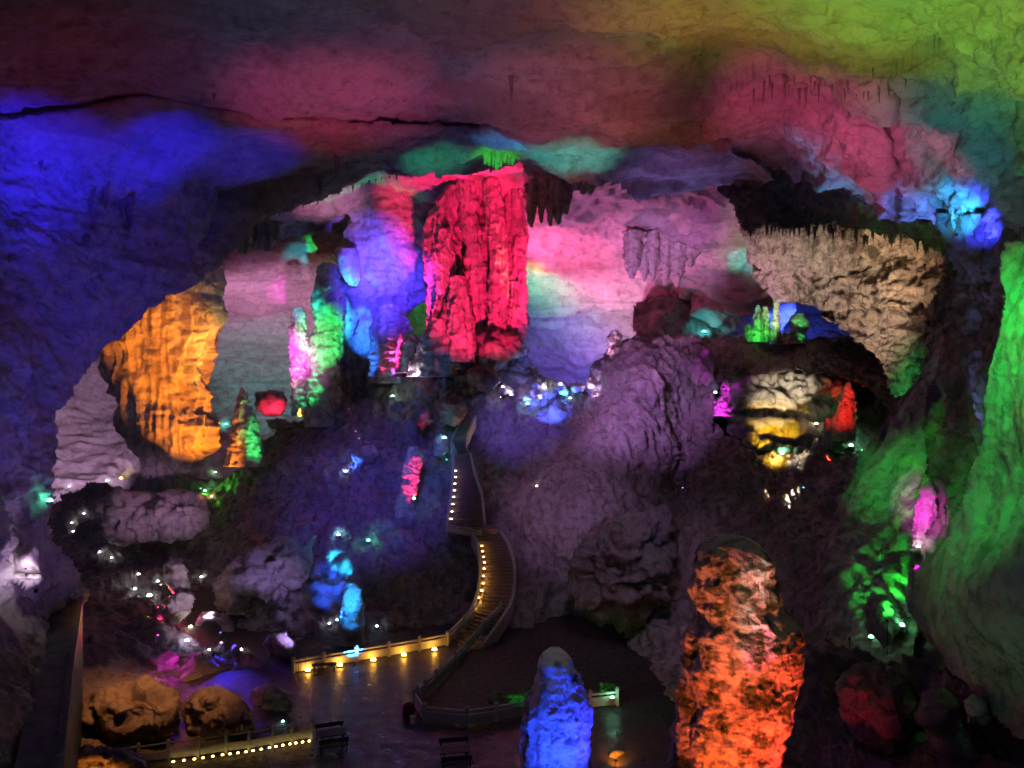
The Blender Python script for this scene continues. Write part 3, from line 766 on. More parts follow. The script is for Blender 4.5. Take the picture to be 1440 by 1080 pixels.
# ---- on the mound
small('cyan-lit stalagmite halfway down the mound, taller of the blue pair', [(740, 470, 488), (750, 463, 492), (775, 460, 490), (800, 456, 486), (860, 446, 486)], 68.4, seg=60, drip=.25, lump=.3)
small('thin blue-lit stalagmite leaning against the taller cyan one', [(790, 452, 460), (810, 450, 463), (850, 446, 466)], 69.3)
small('blunt azure-lit stalagmite behind the far balustrade', [(819, 488, 500), (828, 484, 506), (845, 481, 510), (870, 478, 513), (900, 475, 512), (935, 470, 512)], 56.8, seg=64, drip=.08, lump=.15, flute=(.12, .9))
small('red-lit stalagmite halfway up the mound left of the stairs', [(628, 576, 590), (640, 572, 594), (665, 567, 590), (690, 562, 585), (735, 552, 582)], 71.2, seg=60, drip=.25, lump=.3)
small('pale violet stump on the top edge of the purple cliff', [(465, 859, 871), (475, 856, 873), (500, 853, 875)], 79.3)
def rock(label, pts, D, T, rel=rel_block, mat=ROCK_D, amp=.4, **k):
    amp = max(amp, .18 * T + .25)
    return boulder('boulder', pts, D, T, rel, mat, amp=amp, label=label, **k)
rock('pale rounded top rock balanced on the statue-like stack by the white lamps', [(229, 790), (240, 780), (255, 785), (264, 800), (268, 826), (256, 838), (240, 836), (228, 815)], 61.5, 1.0, mat=ROCK)
rock('round pale lower rock of the statue-like stack lit red at one side', [(232, 838), (250, 828), (270, 830), (277, 842), (268, 860), (252, 876), (240, 880), (230, 866), (227, 850)], 60.5, 1.1, mat=ROCK)
rock('bent pale rock forming a small arch right of the statue-like stack', [(273, 878), (284, 858), (300, 860), (322, 862), (331, 886), (337, 914), (322, 908), (311, 882), (296, 873), (282, 882)], 60.0, .7, mat=ROCK)
rock('crumbly grey rock at the left end of the far balustrade', [(368, 905), (380, 890), (402, 888), (416, 902), (418, 928), (398, 932), (380, 924)], 53.0, 1.0, rel=rel_rubble)
rock('long striated slab leaning on the mound left of the cyan stalagmite', [(298, 820), (318, 795), (350, 772), (390, 756), (425, 748), (446, 752), (440, 790), (420, 838), (392, 872), (345, 882), (306, 858)], 66, 2.6, mat=ROCK, amp=.9)
rock('purple bluff block under the orange pillar', [(128, 706), (160, 688), (210, 690), (260, 686), (292, 700), (296, 740), (270, 760), (226, 762), (190, 764), (166, 772), (140, 752)], 80, 2.4, mat=ROCK, amp=1.0)
rock('brown boulder at the stair top, leftmost of the warm-lit heap', [(582, 574), (594, 565), (606, 572), (611, 594), (597, 606), (583, 596)], 75.5, 1.2)
rock('tan warm-lit boulder beside the stair top, largest of the heap', [(612, 563), (630, 552), (650, 560), (657, 580), (642, 600), (617, 594)], 75.6, 1.6)
rock('flat warm-lit boulder above the stair top under the crest', [(652, 522), (674, 512), (698, 520), (706, 538), (686, 551), (658, 546)], 78.2, 1.4)
rock('dim purple boulder on the crest below the crimson pillar', [(668, 470), (700, 458), (730, 470), (738, 500), (706, 512), (672, 500)], 79.5, 1.8)
rock('dusky boulder left of the crest boulder', [(628, 494), (650, 480), (666, 492), (664, 514), (640, 522), (626, 512)], 79.5, 1.4)
for x, y, w, h, lab in [(712, 550, 12, 9, 'white-lit rock at the left end of the bright crest row'), (742, 558, 14, 6, 'violet-white rock second in the bright crest row'), (768, 554, 15, 7, 'blue-white rock in the middle of the bright crest row'), (792, 548, 12, 8, 'cyan-lit rock in the bright crest row'), (814, 545, 11, 7, 'pale blue rock near the right end of the bright crest row'), (832, 538, 9, 9, 'lilac-white rock at the right end of the bright crest row'), (797, 566, 12, 5, 'turquoise-lit rock just below the bright crest row')]:
    rock(lab, [(x - w, y), (x - w * .5, y - h), (x + w * .5, y - h * .8), (x + w, y), (x + w * .6, y + h), (x - w * .6, y + h)], 78.6, .7, mat=ROCK, amp=.25, step=1.6)
rock('bulging hanging boulder with a ragged lower edge right of the stairs', [(799, 812), (806, 775), (826, 748), (856, 728), (890, 718), (930, 716), (956, 742), (952, 790), (936, 838), (914, 868), (900, 884), (886, 876), (872, 892), (858, 876), (842, 884), (822, 866), (806, 838)], 57.0, 4.2, amp=.8)
rock('teal-lit rock at the side of the upper stair', [(606, 622), (616, 610), (630, 612), (634, 632), (622, 644), (608, 640)], 73.8, .8, mat=ROCK, amp=.3)
rock('blue-lit rock on the dark left side of the mound', [(492, 640), (508, 626), (526, 622), (536, 634), (530, 652), (506, 658)], 77.5, 1.0, mat=ROCK, amp=.4)
rock('warm orange-lit boulder in the bank above the near balustrade, wider of two', [(106, 990), (130, 970), (165, 958), (205, 958), (240, 974), (258, 1008), (252, 1030), (222, 1040), (196, 1046), (150, 1042), (114, 1022)], 41.5, 2.2, mat=ROCK_D)
rock('warm orange-lit boulder in the bank nearest the plaza', [(254, 985), (280, 962), (312, 962), (338, 982), (356, 1006), (358, 1026), (338, 1034), (298, 1036), (262, 1032)], 42.5, 1.8, mat=ROCK_D)
rock('low orange-lit rock at the bottom edge left of the near balustrade', [(82, 1090), (88, 1062), (118, 1046), (160, 1052), (196, 1058), (206, 1078), (180, 1100), (110, 1110)], 36.5, 1.3)
rock('dark rounded rock at the plaza edge beyond the orange boulders', [(352, 968), (378, 958), (402, 970), (414, 996), (404, 1016), (372, 1020), (352, 1004)], 46.5, 1.4)
rock('pale square rock among the dark rocks at lower right', [(1354, 984), (1372, 974), (1390, 984), (1394, 1010), (1384, 1024), (1360, 1018)], 27.0, .5, mat=ROCK, amp=.2)
rock('large dark boulder beside the foot of the orange mossy stalagmite', [(1175, 960), (1200, 935), (1240, 928), (1280, 950), (1300, 990), (1290, 1040), (1250, 1060), (1205, 1040), (1180, 1005)], 33, 1.8)
rock('dark boulder with a violet sheen at lower right', [(1300, 975), (1330, 962), (1362, 985), (1385, 1030), (1400, 1080), (1350, 1100), (1310, 1060), (1296, 1010)], 29.5, 1.4)
rock('rock with an orange lamp glow behind the blue mossy stalagmite', [(846, 1066), (862, 1052), (880, 1056), (890, 1076), (886, 1110), (850, 1110)], 40, .8, amp=.3)
rock('draped pale violet flowstone on the left wall over the white lamp', [(-40, 764), (10, 764), (34, 768), (50, 764), (57, 784), (60, 806), (30, 808), (-40, 810)], 33.5, 1.0, rel=rel_flow, mat=ROCK_F, amp=.4)
rock('flat rock ledge lit white on the left wall', [(8, 806), (34, 806), (62, 808), (64, 818), (40, 824), (10, 818)], 33.2, .6, mat=ROCK_F, amp=.15, step=1.5)
small('magenta-lit stalagmite at the foot of the dark right-hand wall', [(676, 1303, 1310), (690, 1297, 1314), (712, 1290, 1314), (740, 1286, 1312), (775, 1280, 1312)], 42.5, seg=70, lump=.35)
rock('bright green-lit rock below the magenta stalagmite', [(1240, 790), (1254, 774), (1276, 776), (1284, 800), (1292, 840), (1298, 878), (1280, 872), (1262, 846), (1248, 820)], 40.5, .8, mat=ROCK, amp=.5)
rock('green-lit rock with two small lamps at the foot of the green slope', [(1212, 850), (1226, 832), (1250, 836), (1270, 858), (1278, 888), (1240, 902), (1216, 884)], 40, 1.0, mat=ROCK, amp=.5)
# ---- the two mossy stalagmites in the foreground
column('stalagmite', [(753, 1012, 1034), (756, 1000, 1050), (762, 990, 1064), (774, 982, 1077), (790, 977, 1089), (830, 973, 1095), (850, 976, 1097), (866, 982, 1108), (880, 972, 1119), (895, 966, 1123), (920, 962, 1122), (955, 961, 1112), (1005, 956, 1104), (1040, 951, 1092), (1080, 946, 1086), (1240, 930, 1100)],
       30, ROCK_M, 'massive orange-red-lit mossy stalagmite standing in the foreground', 'stalagmite', ratio=.9, seg=240, vstep=1.4, flute=(.10, 1.6), drip=.06, lump=.11, fine=.045)
column('stalagmite', [(912, 774, 790), (916, 767, 797), (930, 758, 806), (945, 754, 811), (965, 751, 820), (985, 742, 827), (1010, 737, 829), (1060, 735, 829), (1080, 735, 829), (1125, 732, 832)],
       36, ROCK_M2, 'blue-lit stalagmite with a mossy cap in front of the plaza fence', 'stalagmite', ratio=.9, seg=160, vstep=1.4, flute=(.14, 1.4), drip=.06, lump=.11, fine=.045)

# ================================================================== PLAZA, STAIRS, FENCES
STONE = plain_mat('pale_balustrade_stone', (.42, .41, .40), .65, bump=.3)
STEP = plain_mat('worn_step_stone', (.24, .17, .14), .55, bump=.3, scale=3)
WOOD = plain_mat('dark_bench_wood', (.05, .038, .03), .6, bump=.3)
METAL = plain_mat('black_lamp_metal', (.03, .03, .032), .45, .6)
WHITE = plain_mat('white_plastic', (.75, .74, .72), .5, var=.05)
MAROON = plain_mat('maroon_paint', (.10, .018, .02), .45)
CONC = rock_mat('stained_concrete', (.075, .09, .085), (.05, .06, .058), (.03, .034, .032), bump=.25, scale=1.3)

def resample(path, n):
    a = np.array(path, float); t = np.concatenate([[0], np.cumsum(np.linalg.norm(np.diff(a[:, :3], axis=0), axis=1))]); u = np.linspace(0, t[-1], n)
    return np.stack([np.interp(u, t, a[:, k]) for k in range(a.shape[1])], 1)
def stair(label, path, n):
    pts = [(*P(x, y, D), w) for x, y, D, w in path]
    a = resample(pts, n + 1)
    root = empty('stone_stairs', a[0, :3]); tag(root, label, 'stairs'); o0 = a[0, :3]
    L, R = [], []
    for i in range(n + 1):
        j0, j1 = max(0, i - 2), min(n, i + 2)
        d = a[j1, :2] - a[j0, :2]; d /= np.linalg.norm(d) + 1e-9; nrm = np.array([d[1], -d[0]])
        L.append(a[i, :2] - nrm * a[i, 3] / 2); R.append(a[i, :2] + nrm * a[i, 3] / 2)
    for i in range(n):
        z = a[i + 1, 2]; zb = z - .55
        q = [(*L[i], zb), (*R[i], zb), (*(R[i + 1] * 1.0), zb), (*L[i + 1], zb)]
        q += [(x, y, z) for x, y, _ in q]
        m = MB().hexa([tuple(np.array(v) - o0) for v in q])
        m.build('step', STEP, root)
    for side, name in ((L, 'side_wall'), (R, 'side_wall')):
        m = MB()
        sgn = -1 if side is L else 1
        for i in range(0, n, 3):
            j = min(n, i + 3)
            d = side[j] - side[i]; d /= np.linalg.norm(d) + 1e-9; nr = np.array([d[1], -d[0]]) * sgn * .24
            q = [(*side[i], a[i, 2] - .9), (*side[j], a[j, 2] - .9), (*(side[j] + nr), a[j, 2] - .9), (*(side[i] + nr), a[i, 2] - .9)]
            q += [(x, y, (a[i, 2] if k in (0, 3) else a[j, 2]) + .28) for k, (x, y, _) in enumerate(q)]
            m.hexa([tuple(np.array(v) - o0) for v in q])
        m.build(name, STONE, root)
    return a, L, R
SLOW = stair('lower flight of stone stairs climbing from the plaza with amber lamps', [(648, 909, 56.3, 3.2), (668, 887, 57.8, 3.0), (690, 860, 59.3, 2.7), (699, 830, 61, 2.6), (700, 795, 63, 2.5), (694, 768, 65.3, 2.4), (684, 752, 66.6, 2.4)], 34)
SUP = stair('upper flight of stone stairs narrowing towards the boulder heap', [(655, 741, 67.2, 3.1), (656, 700, 69.8, 2.6), (652, 665, 72.4, 1.7), (649, 640, 74.4, 1.4)], 32)
STOP = stair('short top flight of stone steps between the warm-lit boulders', [(649, 634, 75.0, 1.3), (645, 620, 75.4, 1.3), (652, 604, 76.2, 1.2), (660, 588, 77.2, 1.1)], 14)
lm = MB()
q = [tuple(P(628, 748, 66.6)), tuple(P(700, 756, 66.6)), tuple(P(690, 742, 68.6)), tuple(P(632, 738, 68.0))]
zl = float(P(655, 741, 67.2)[2]) - .02
o0 = np.array([q[0][0], q[0][1], zl - .5])
lm.hexa([tuple(np.array((x, y, zl - .5)) - o0) for x, y, z in q] + [tuple(np.array((x, y, zl)) - o0) for x, y, z in q])
tag(lm.build('stair_landing', STEP, loc=o0), 'stone landing between the lower and upper stair flights', 'landing')

def fence(label, base, h=.95, group=None, rail=True):
    base = [np.array(b, float) for b in base]
    root = empty('stone_balustrade', base[0]); tag(root, label, 'balustrade', group)
    o0 = base[0]
    for b in base:
        m = MB().box((0, 0, h * .5), (.19, .19, h)).box((0, 0, h + .03), (.25, .25, .06)).box((0, 0, h + .10), (.17, .17, .09), .6)
        m.build('post', STONE, root, loc=b - o0)
    for a, b in zip(base[:-1], base[1:]):
        d = (b - a) / np.linalg.norm(b - a); a2, b2 = a + d * .1 - o0, b - d * .1 - o0
        up = np.array([0, 0, 1.])
        MB().bar(a2 + up * h * .84, b2 + up * h * .84, .13, .11).build('rail', STONE, root)
        MB().bar(a2 + up * h * .36, b2 + up * h * .36, .08, h * .56).build('panel', STONE, root)
    return root
def G(px, py): return P(px, py, ground_depth(py))
fence('far stone balustrade along the plaza edge below the azure stalagmite', [G(412, 947), G(455, 939), G(502, 930.5), G(547, 923), G(590, 915.5), G(629, 908)])
fence('near-side stone balustrade closing the green-lit garden off the plaza', [G(583, 994), G(596, 1015), G(657, 1021), G(698, 1014), G(740, 1007), G(784, 1001), G(830, 996), G(868, 992)])
fence('stone balustrade rising along the outer side of the lower stairs', [G(583, 994) + np.array([.1, .5, 0]), G(598, 980), G(613, 965), G(640, 938), P(655, 922, 54.6), P(680, 890, 57.2), P(704, 866, 59.0)])
fence('stone balustrade on the lamp side of the lower stairs', [P(631, 906, 56.8), P(653, 883, 58.3), P(676, 858, 60.0), P(684, 830, 61.8)], h=.85)
fence('pale parapet around the stair landing', [P(629, 738, 67.6), P(628, 748, 66.4), P(653, 753, 66.3), P(676, 758, 66.3)], h=.75)
fence('thin balustrade on the lamp side of the upper stairs', [P(629, 736, 67.9), P(634, 706, 70.0), P(639, 672, 72.5), P(641, 645, 74.6)], h=.7)
nf = [(60, 1100), (100, 1088), (150, 1082), (195, 1076), (237, 1070), (279, 1065), (318, 1059), (350, 1055), (383, 1049), (411, 1044), (438, 1040)]
nb = [P(x, y, ground_depth(y, 0)) for x, y in nf]
def iron_fence(label, base, h=1.0):
    root = empty('iron_railing', base[0]); tag(root, label, 'railing'); o0 = base[0]
    for b in base: MB().box((0, 0, h / 2), (.13, .13, h)).lathe([(.1, 0), (.1, .05), (.02, .12)], 8, (0, 0, h)).build('post', IRON, root, loc=b - o0)
    for a, b in zip(base[:-1], base[1:]):
        for z in (.92, .5, .16):
            MB().bar(a - o0 + np.array([0, 0, z * h]), b - o0 + np.array([0, 0, z * h]), .06, .06).build('rail', IRON, root)
        MB().bar(a - o0 + np.array([0, 0, .33 * h]), b - o0 + np.array([0, 0, .33 * h]), .03, .26).build('panel', IRON, root)
IRON = plain_mat('blue_grey_painted_rail', (.12, .14, .18), .5)
iron_fence('blue-grey railing with amber foot lamps at the bottom left of the plaza', nb)

# furniture
def bench_set(label, px, py, rz):
    b = G(px, py); root = empty('picnic_table', b, (0, 0, rz)); tag(root, label, 'table')
    top = MB()
    for k in range(4): MB().box((0, -.33 + .22 * k, .74), (1.5, .2, .05)).build('plank', WOOD, root)
    for s in (-1, 1):
        MB().box((s * .55, 0, .36), (.1, .6, .72)).build('leg', WOOD, root)
        MB().box((0, s * .85, .43), (1.5, .3, .05)).build('seat', WOOD, root)
        MB().box((0, s * 1.0, .75), (1.5, .04, .22)).build('backrest', WOOD, root)
        for t in (-1, 1): MB().box((t * .65, s * .95, .43), (.07, .08, .86)).build('post', WOOD, root)
bench_set('dark wooden table with benches on the plaza at the bottom edge', 640, 1074, .15)
bench_set('dark wooden table with benches near the end of the blue-grey railing', 466, 1050, .35)
b = G(456, 943); root = empty('bench', b, (0, 0, .18)); tag(root, 'low dark bench against the far balustrade', 'bench')
MB().box((0, 0, .42), (1.6, .42, .06)).build('seat', WOOD, root)
for s in (-1, 1): MB().box((s * .65, 0, .195), (.1, .38, .39)).build('leg', WOOD, root)
b = G(580, 1017); root = empty('bucket', b); tag(root, 'small white bucket at the corner of the near-side balustrade', 'bucket')
MB().lathe([(.13, 0), (.16, .36), (.175, .36), (.175, .40), (.15, .40), (.12, .06)], 20).build('pail', WHITE, root, smooth=False)
MB().lathe([(.178, .385), (.178, .405)], 20).build('rim', WHITE, root)
b = G(574, 1009); root = empty('litter_bin', b); tag(root, 'squat dark maroon litter bin by the corner of the near-side balustrade', 'bin')
MB().lathe([(.26, 0), (.34, .1), (.36, .62), (.33, .68)], 20).build('drum', MAROON, root, smooth=True)
MB().lathe([(.38, .68), (.38, .73), (.22, .86), (.05, .9)], 20).build('lid', MAROON, root, smooth=True)

# walkway down the left side
wz = 7.5
def at_z(px, py, z): return P(px, py, ground_depth(py, z))
wl, wr = [at_z(-4, 1180, wz), at_z(20, 1080, wz), at_z(46, 960, wz), at_z(66, 846, wz)], [at_z(62, 1180, wz), at_z(78, 1080, wz), at_z(92, 960, wz), at_z(110, 842, wz)]
m = MB(); 
for i in range(3):
    q = [wl[i], wr[i], wr[i + 1], wl[i + 1]]
    m.hexa([(x, y, z - .4) for x, y, z in q] + [(x, y, z) for x, y, z in q])
tag(m.build('walkway', CONC), kind='structure')
root = empty('retaining_wall', (wr[0][0], wr[0][1], 0)); tag(root, 'dark concrete retaining wall and kerb along the left-hand walkway', 'wall')
o0 = np.array([wr[0][0], wr[0][1], 0])
for i in range(3):
    a, b = wr[i], wr[i + 1]; d = (b - a) / np.linalg.norm(b - a); r = np.array([d[1], -d[0], 0]) * .22
    q = [a + r * .02, a + r, b + r, b + r * .02]
    MB().hexa([tuple(np.array((x, y, .0)) - o0) for x, y, z in q] + [tuple(np.array((x, y, wz - .41)) - o0) for x, y, z in q]).build('wall_panel', CONC, root)
    MB().hexa([tuple(np.array((x, y, wz - .4)) - o0) for x, y, z in q] + [tuple(np.array((x, y, wz + .16)) - o0) for x, y, z in q]).build('kerb', CONC, root)

NTH = 'first second third fourth fifth sixth seventh eighth ninth tenth eleventh twelfth thirteenth fourteenth fifteenth sixteenth seventeenth eighteenth'.split()
# ---- plants in the green-lit garden
LEAF = plain_mat('fern_leaf', (.06, .12, .03), .5, var=.4)
def fern(label, px, py, s):
    b = G(px, py); root = empty('fern', b); tag(root, label, 'fern', 'ferns in the green-lit garden')
    for k in range(9):
        a = random.uniform(0, 6.28); l = s * random.uniform(.7, 1.1); m = MB(); c, d = math.cos(a), math.sin(a); pr = None
        for i in range(6):
            t = i / 5; r = l * t * .75; z = l * (1.1 * t - .75 * t * t) ; w = .09 * s * (1 - t) ** .6 * (.4 + 1.6 * min(t * 3, 1)) + .004
            cur = [(c * r - d * w, d * r + c * w, z), (c * r, d * r, z + .02), (c * r + d * w, d * r - c * w, z)]
            if pr: m.add(pr + cur, [(0, 1, 4, 3), (1, 2, 5, 4)])
            pr = cur
        m.build('frond', LEAF, root)
for i, (x, y) in enumerate([(690, 990), (702, 985), (716, 988), (724, 982), (736, 984), (748, 980), (838, 978), (850, 972), (856, 966), (862, 974), (846, 982)]):
    fern('%s green-lit fern left of the blue stalagmite behind the balustrade' % NTH[i] if x < 800 else '%s green-lit fern at the rock foot right of the blue stalagmite' % NTH[i - 6], x, y, random.uniform(.7, 1.1))

# ================================================================== LAMPS
RED, GRN, BLU, CYA, MAG, YEL, ORA, WHI = (1, .02, .05), (.03, 1, .12), (.03, .04, 1), (.03, .75, 1), (1, .03, .8), (1, .75, .05), (1, .34, .02), (1, .97, .95)
PNK, VIO, LAV, AMB, WRM = (1, .22, .5), (.35, .10, 1), (.72, .42, 1), (1, .55, .08), (1, .78, .55)
housing_me = MB().box((0, -.13, 0), (.34, .24, .26)).box((0, .02, .15), (.36, .12, .02)).mesh('floodlight_housing')
bracket_me = MB().box((-.2, -.08, -.1), (.03, .06, .3)).box((.2, -.08, -.1), (.03, .06, .3)).box((0, -.08, -.26), (.43, .06, .03)).mesh('floodlight_bracket')
lens_me = MB().box((0, .0, 0), (.30, .015, .22)).mesh('floodlight_lens')
LAMP_COLOUR = []
def aim(v):
    v = np.array(v, float); v /= np.linalg.norm(v)
    return (math.asin(v[2]), 0, math.atan2(-v[0], v[1]))
bpy.context.view_layer.update()
DG = bpy.context.evaluated_depsgraph_get()
from mathutils import Vector
def on_rock(px, py, off=.45, lift=.25):
    """the rock surface seen at a pixel, a little proud of it"""
    v = P(px, py, 1.0) - np.array([0, 0, CAMZ]); v /= np.linalg.norm(v)
    h = SC.ray_cast(DG, Vector((0, 0, CAMZ)), Vector(v))
    return np.array(h[1]) - v * off + np.array([0, 0, lift])
def clear(a, b, dist):
    v = (b - a) / dist
    h = SC.ray_cast(DG, Vector(a + v * .25), Vector(v))
    return (not h[0]) or (np.linalg.norm(np.array(h[1]) - a) > dist - max(1.6, .24 * dist))
def where(pos, tgt=None):
    if pos[0] == 's':
        a = on_rock(*pos[1:])
        if tgt is None: return a
        for off, lift in ((.45, .25), (.8, .5), (1.2, .8), (1.8, 1.1), (2.6, 1.5), (3.5, 1.9)):
            q = on_rock(pos[1], pos[2], off, lift)
            if clear(q, tgt, np.linalg.norm(tgt - q)): return q
        return a
    if pos[0] == 'f': return np.array([pos[1], pos[2], .3])
    return P(*pos)
def flood(label, pos, tgt, col, Lum, cone=60, blend=1.0, rad=.2, size=.34):
    """a floodlight at pos = (px, py, D) aimed at tgt; Lum: brightness wanted on pale rock there"""
    b = P(*tgt); a = where(pos, b); d = b - a; dist = np.linalg.norm(d)
    root = empty('floodlight', a, aim(d)); tag(root, label, 'floodlight', 'coloured floodlights'); root.scale = (size,) * 3; root['throw'] = round(float(dist), 1)
    if not housing_me.materials: housing_me.materials.append(METAL); bracket_me.materials.append(METAL)
    link('housing', housing_me, None, root); link('bracket', bracket_me, None, root)
    h = SC.ray_cast(DG, Vector(a), Vector((0, 0, -1)))
    if h[0] and .3 < a[2] - h[1][2] < 2.2:                      # a mast where the lamp stands clear of the rock
        n = a[2] - h[1][2]
        m = MB().lathe([(.05, -n / size), (.04, -.2)], 8).mesh('mast'); m.materials.append(METAL)
        po = link('mast', m, None, root); e = root.rotation_euler.to_quaternion().inverted(); po.rotation_mode = 'QUATERNION'; po.rotation_quaternion = e
    lm = lens_me.copy(); lm.materials.append(glow_mat(col, 6)); link('lens', lm, None, root, loc=(0, .01, 0))
    ld = bpy.data.lights.new('floodlight_beam', 'SPOT'); ld.color = col
    ld.energy = Lum * math.pi / .38 * 4 * math.pi * dist * dist / max(col[0] * .3 + col[1] * .6 + col[2] * .1, .3) * .6
    ld.spot_size = math.radians(cone); ld.spot_blend = blend; ld.shadow_soft_size = rad
    lo = bpy.data.objects.new('beam', ld); COL.objects.link(lo); lo.parent = root; lo.location = (0, .1, 0); lo.rotation_euler = (math.radians(90), 0, 0)
    return root
dome_me = {}
def spot_lamp(label, pos, col, watts, r=.10, group=None, glow=30.0, name='spot_lamp', off=(0, -.25, .15), cat='lamp'):
    """a small dome lamp on the rock or the ground"""
    a = pos if isinstance(pos, np.ndarray) else where(pos)
    key = (r, col, glow)
    if key not in dome_me:
        base = MB().lathe([(r * 1.2, 0), (r * 1.25, r * .35), (r * 1.0, r * .5)], 12).mesh('lamp_base', True); base.materials.append(METAL)
        dome = MB().lathe([(r, r * .5), (r * .95, r * .8), (r * .75, r * 1.15), (r * .4, r * 1.4), (r * .05, r * 1.5)], 12).mesh('lamp_dome', True); dome.materials.append(glow_mat(col, glow))
        ld = bpy.data.lights.new('lamp_glow', 'POINT'); ld.color = col; ld.shadow_soft_size = .12
        dome_me[key] = (base, dome)
    base, dome = dome_me[key]
    root = empty(name, a); tag(root, label, cat, group)
    link('base', base, None, root); link('dome', dome, None, root)
    if watts:
        ld = bpy.data.lights.new('lamp_glow', 'POINT'); ld.color = col; ld.shadow_soft_size = .12; ld.energy = watts * .2
        lo = bpy.data.objects.new('glow', ld); COL.objects.link(lo); lo.parent = root; lo.location = (off[0], off[1], off[2] + r * 1.6)
    return root


# --- near vault and left wall
flood('blue floodlight on the floor below the left wall', ('f', -5, 20), (120, 380, 45), (.02, .010, 1), .045, 28)
flood('second blue floodlight on the floor below the left wall', ('f', -3, 22), (225, 205, 46), (.02, .012, 1), .26, 11)
flood('blue floodlight aimed at the inner side of the arch', ('f', -2, 24), (350, 215, 50), (.05, .03, 1), .10, 11)
flood('indigo floodlight washing the left wall', ('f', 5, 24), (60, 560, 40), (.12, .04, 1), .018, 40)
flood('crimson floodlight under the near vault', ('f', -4, 22), (480, 125, 44), (1, .08, .26), .07, 22)
flood('rose floodlight under the near vault', ('f', 1, 22), (800, 125, 44), (1, .20, .30), .075, 22)
flood('dim red floodlight aimed at the upper left of the vault', ('f', -8, 20), (130, 100, 37), (1, .03, .06), .010, 22)
flood('dim violet floodlight aimed at the top of the vault', ('f', -3, 18), (560, 40, 33), (.5, .42, .9), .03, 40)
flood('orange floodlight aimed at the vault right of centre', ('f', 4, 20), (980, 50, 32), (1, .38, .10), .07, 26)
flood('lime floodlight aimed at the upper right vault', ('f', 5, 14), (1180, 30, 29), (.55, 1, .10), .13, 34)
flood('green floodlight aimed at the top right vault', ('f', 6, 14), (1270, -5, 28), (.08, 1, .1), .16, 20)
flood('olive floodlight aimed at the right end of the vault', ('f', 3, 13), (1400, 70, 28), (.9, .9, .1), .10, 24)
flood('pink floodlight aimed at the drapes of the right vault', ('f', 3.5, 15), (1130, 160, 44), (1, .12, .40), .12, 17)
flood('rose floodlight aimed at the right vault', ('f', 4, 15), (1210, 225, 46), (1, .15, .42), .11, 12)
flood('teal floodlight aimed at the right vault', ('f', 3, 21), (1330, 180, 40), (.04, .5, .5), .07, 16)
flood('green floodlight at the far right of the vault', ('f', 2, 22), (1440, 160, 31), (.03, 1, .2), .12, 18)
flood('red floodlight picking out a spot on the right vault', ('f', 3.4, 22), (1315, 215, 42), (1, .05, .2), .09, 7)
flood('blue floodlight under the right end of the vault', (1300, 372, 46), (1280, 292, 48), (.10, .2, 1), .30, 90)
flood('cyan floodlight near the vivid blue stalactite', (1345, 330, 40), (1350, 288, 43), (.03, .6, 1), .6, 60)
flood('deep blue floodlight below the vivid blue stalactite', (1382, 350, 38.0), (1380, 300, 41.5), BLU, .9, 50)
flood('cyan floodlight aimed at the rib left of the blue glow', ('s', 1130, 690), (1170, 270, 51), (.08, .45, 1), .20, 16)
flood('purple floodlight aimed at the arch lip', ('s', 960, 690), (960, 240, 57), (.32, .22, 1), .07, 24)
flood('turquoise floodlight on the near floor aimed at the arch recess', ('f', -1, 30), (800, 195, 54), (.02, .9, .75), .30, 12)
flood('azure floodlight on the near floor aimed at the arch recess', ('f', -1.6, 30), (715, 182, 53), (.05, .35, 1), .14, 8)
flood('green floodlight on the near floor aimed at the arch', ('f', -2.2, 30), (697, 218, 57), (.05, 1, .05), .34, 6)
flood('sea-green floodlight aimed at the arch left of the pillar', ('f', -2.8, 30), (620, 216, 57), (.03, .8, .35), .12, 9)
# --- back chamber
flood('pink floodlight behind the mound aimed at the back vault', (800, 548, 99), (870, 350, 93), (1, .22, .58), .26, 120)
flood('lilac floodlight on the near floor aimed at the right part of the back vault', ('f', 2, 20), (935, 360, 91), (.85, .32, .85), .20, 13)
flood('lilac floodlight behind the mound aimed at the left part of the back vault', (330, 672, 104), (380, 420, 122), (.9, .34, .72), .22, 80)
flood('pale lilac floodlight lighting the far left chamber', (110, 708, 112), (125, 600, 128), (.72, .42, .85), .17, 110)
flood('teal floodlight low in the far chamber', (350, 600, 120), (385, 520, 136), (.3, .75, .85), .16, 90)
flood('magenta floodlight on the near floor aimed past the slim pink stalagmite', ('f', -5, 21), (410, 412, 115), (1, .05, .85), .30, 5)
flood('cyan floodlight aimed at the vault over the emerald stalagmite', ('f', -4, 21), (424, 360, 104), (.02, .75, 1), .24, 4)
flood('violet floodlight aimed at the vault over the blue flowstone', ('f', -1, 21), (525, 335, 94), (.14, .07, 1), .40, 8)
flood('rose floodlight aimed at the vault beside the crimson pillar', ('f', -1.5, 21), (465, 285, 86), (1, .35, .70), .2, 7)
flood('hot pink floodlight right of the crimson pillar', (728, 385, 92), (790, 360, 96), (1, .10, .32), .5, 120)
flood('aqua floodlight right of the crimson pillar', (738, 428, 98), (760, 412, 103), (.1, 1, .85), .9, 90)
flood('yellow floodlight right of the crimson pillar', (736, 400, 97), (748, 390, 100), (1, .85, .1), .9, 80)
flood('indigo floodlight behind the bright crest row', (800, 556, 100), (790, 525, 110), (.2, .14, 1), .35, 110)
flood('violet floodlight behind the purple cliff', (850, 520, 98), (870, 440, 106), (.9, .55, .95), .3, 110)
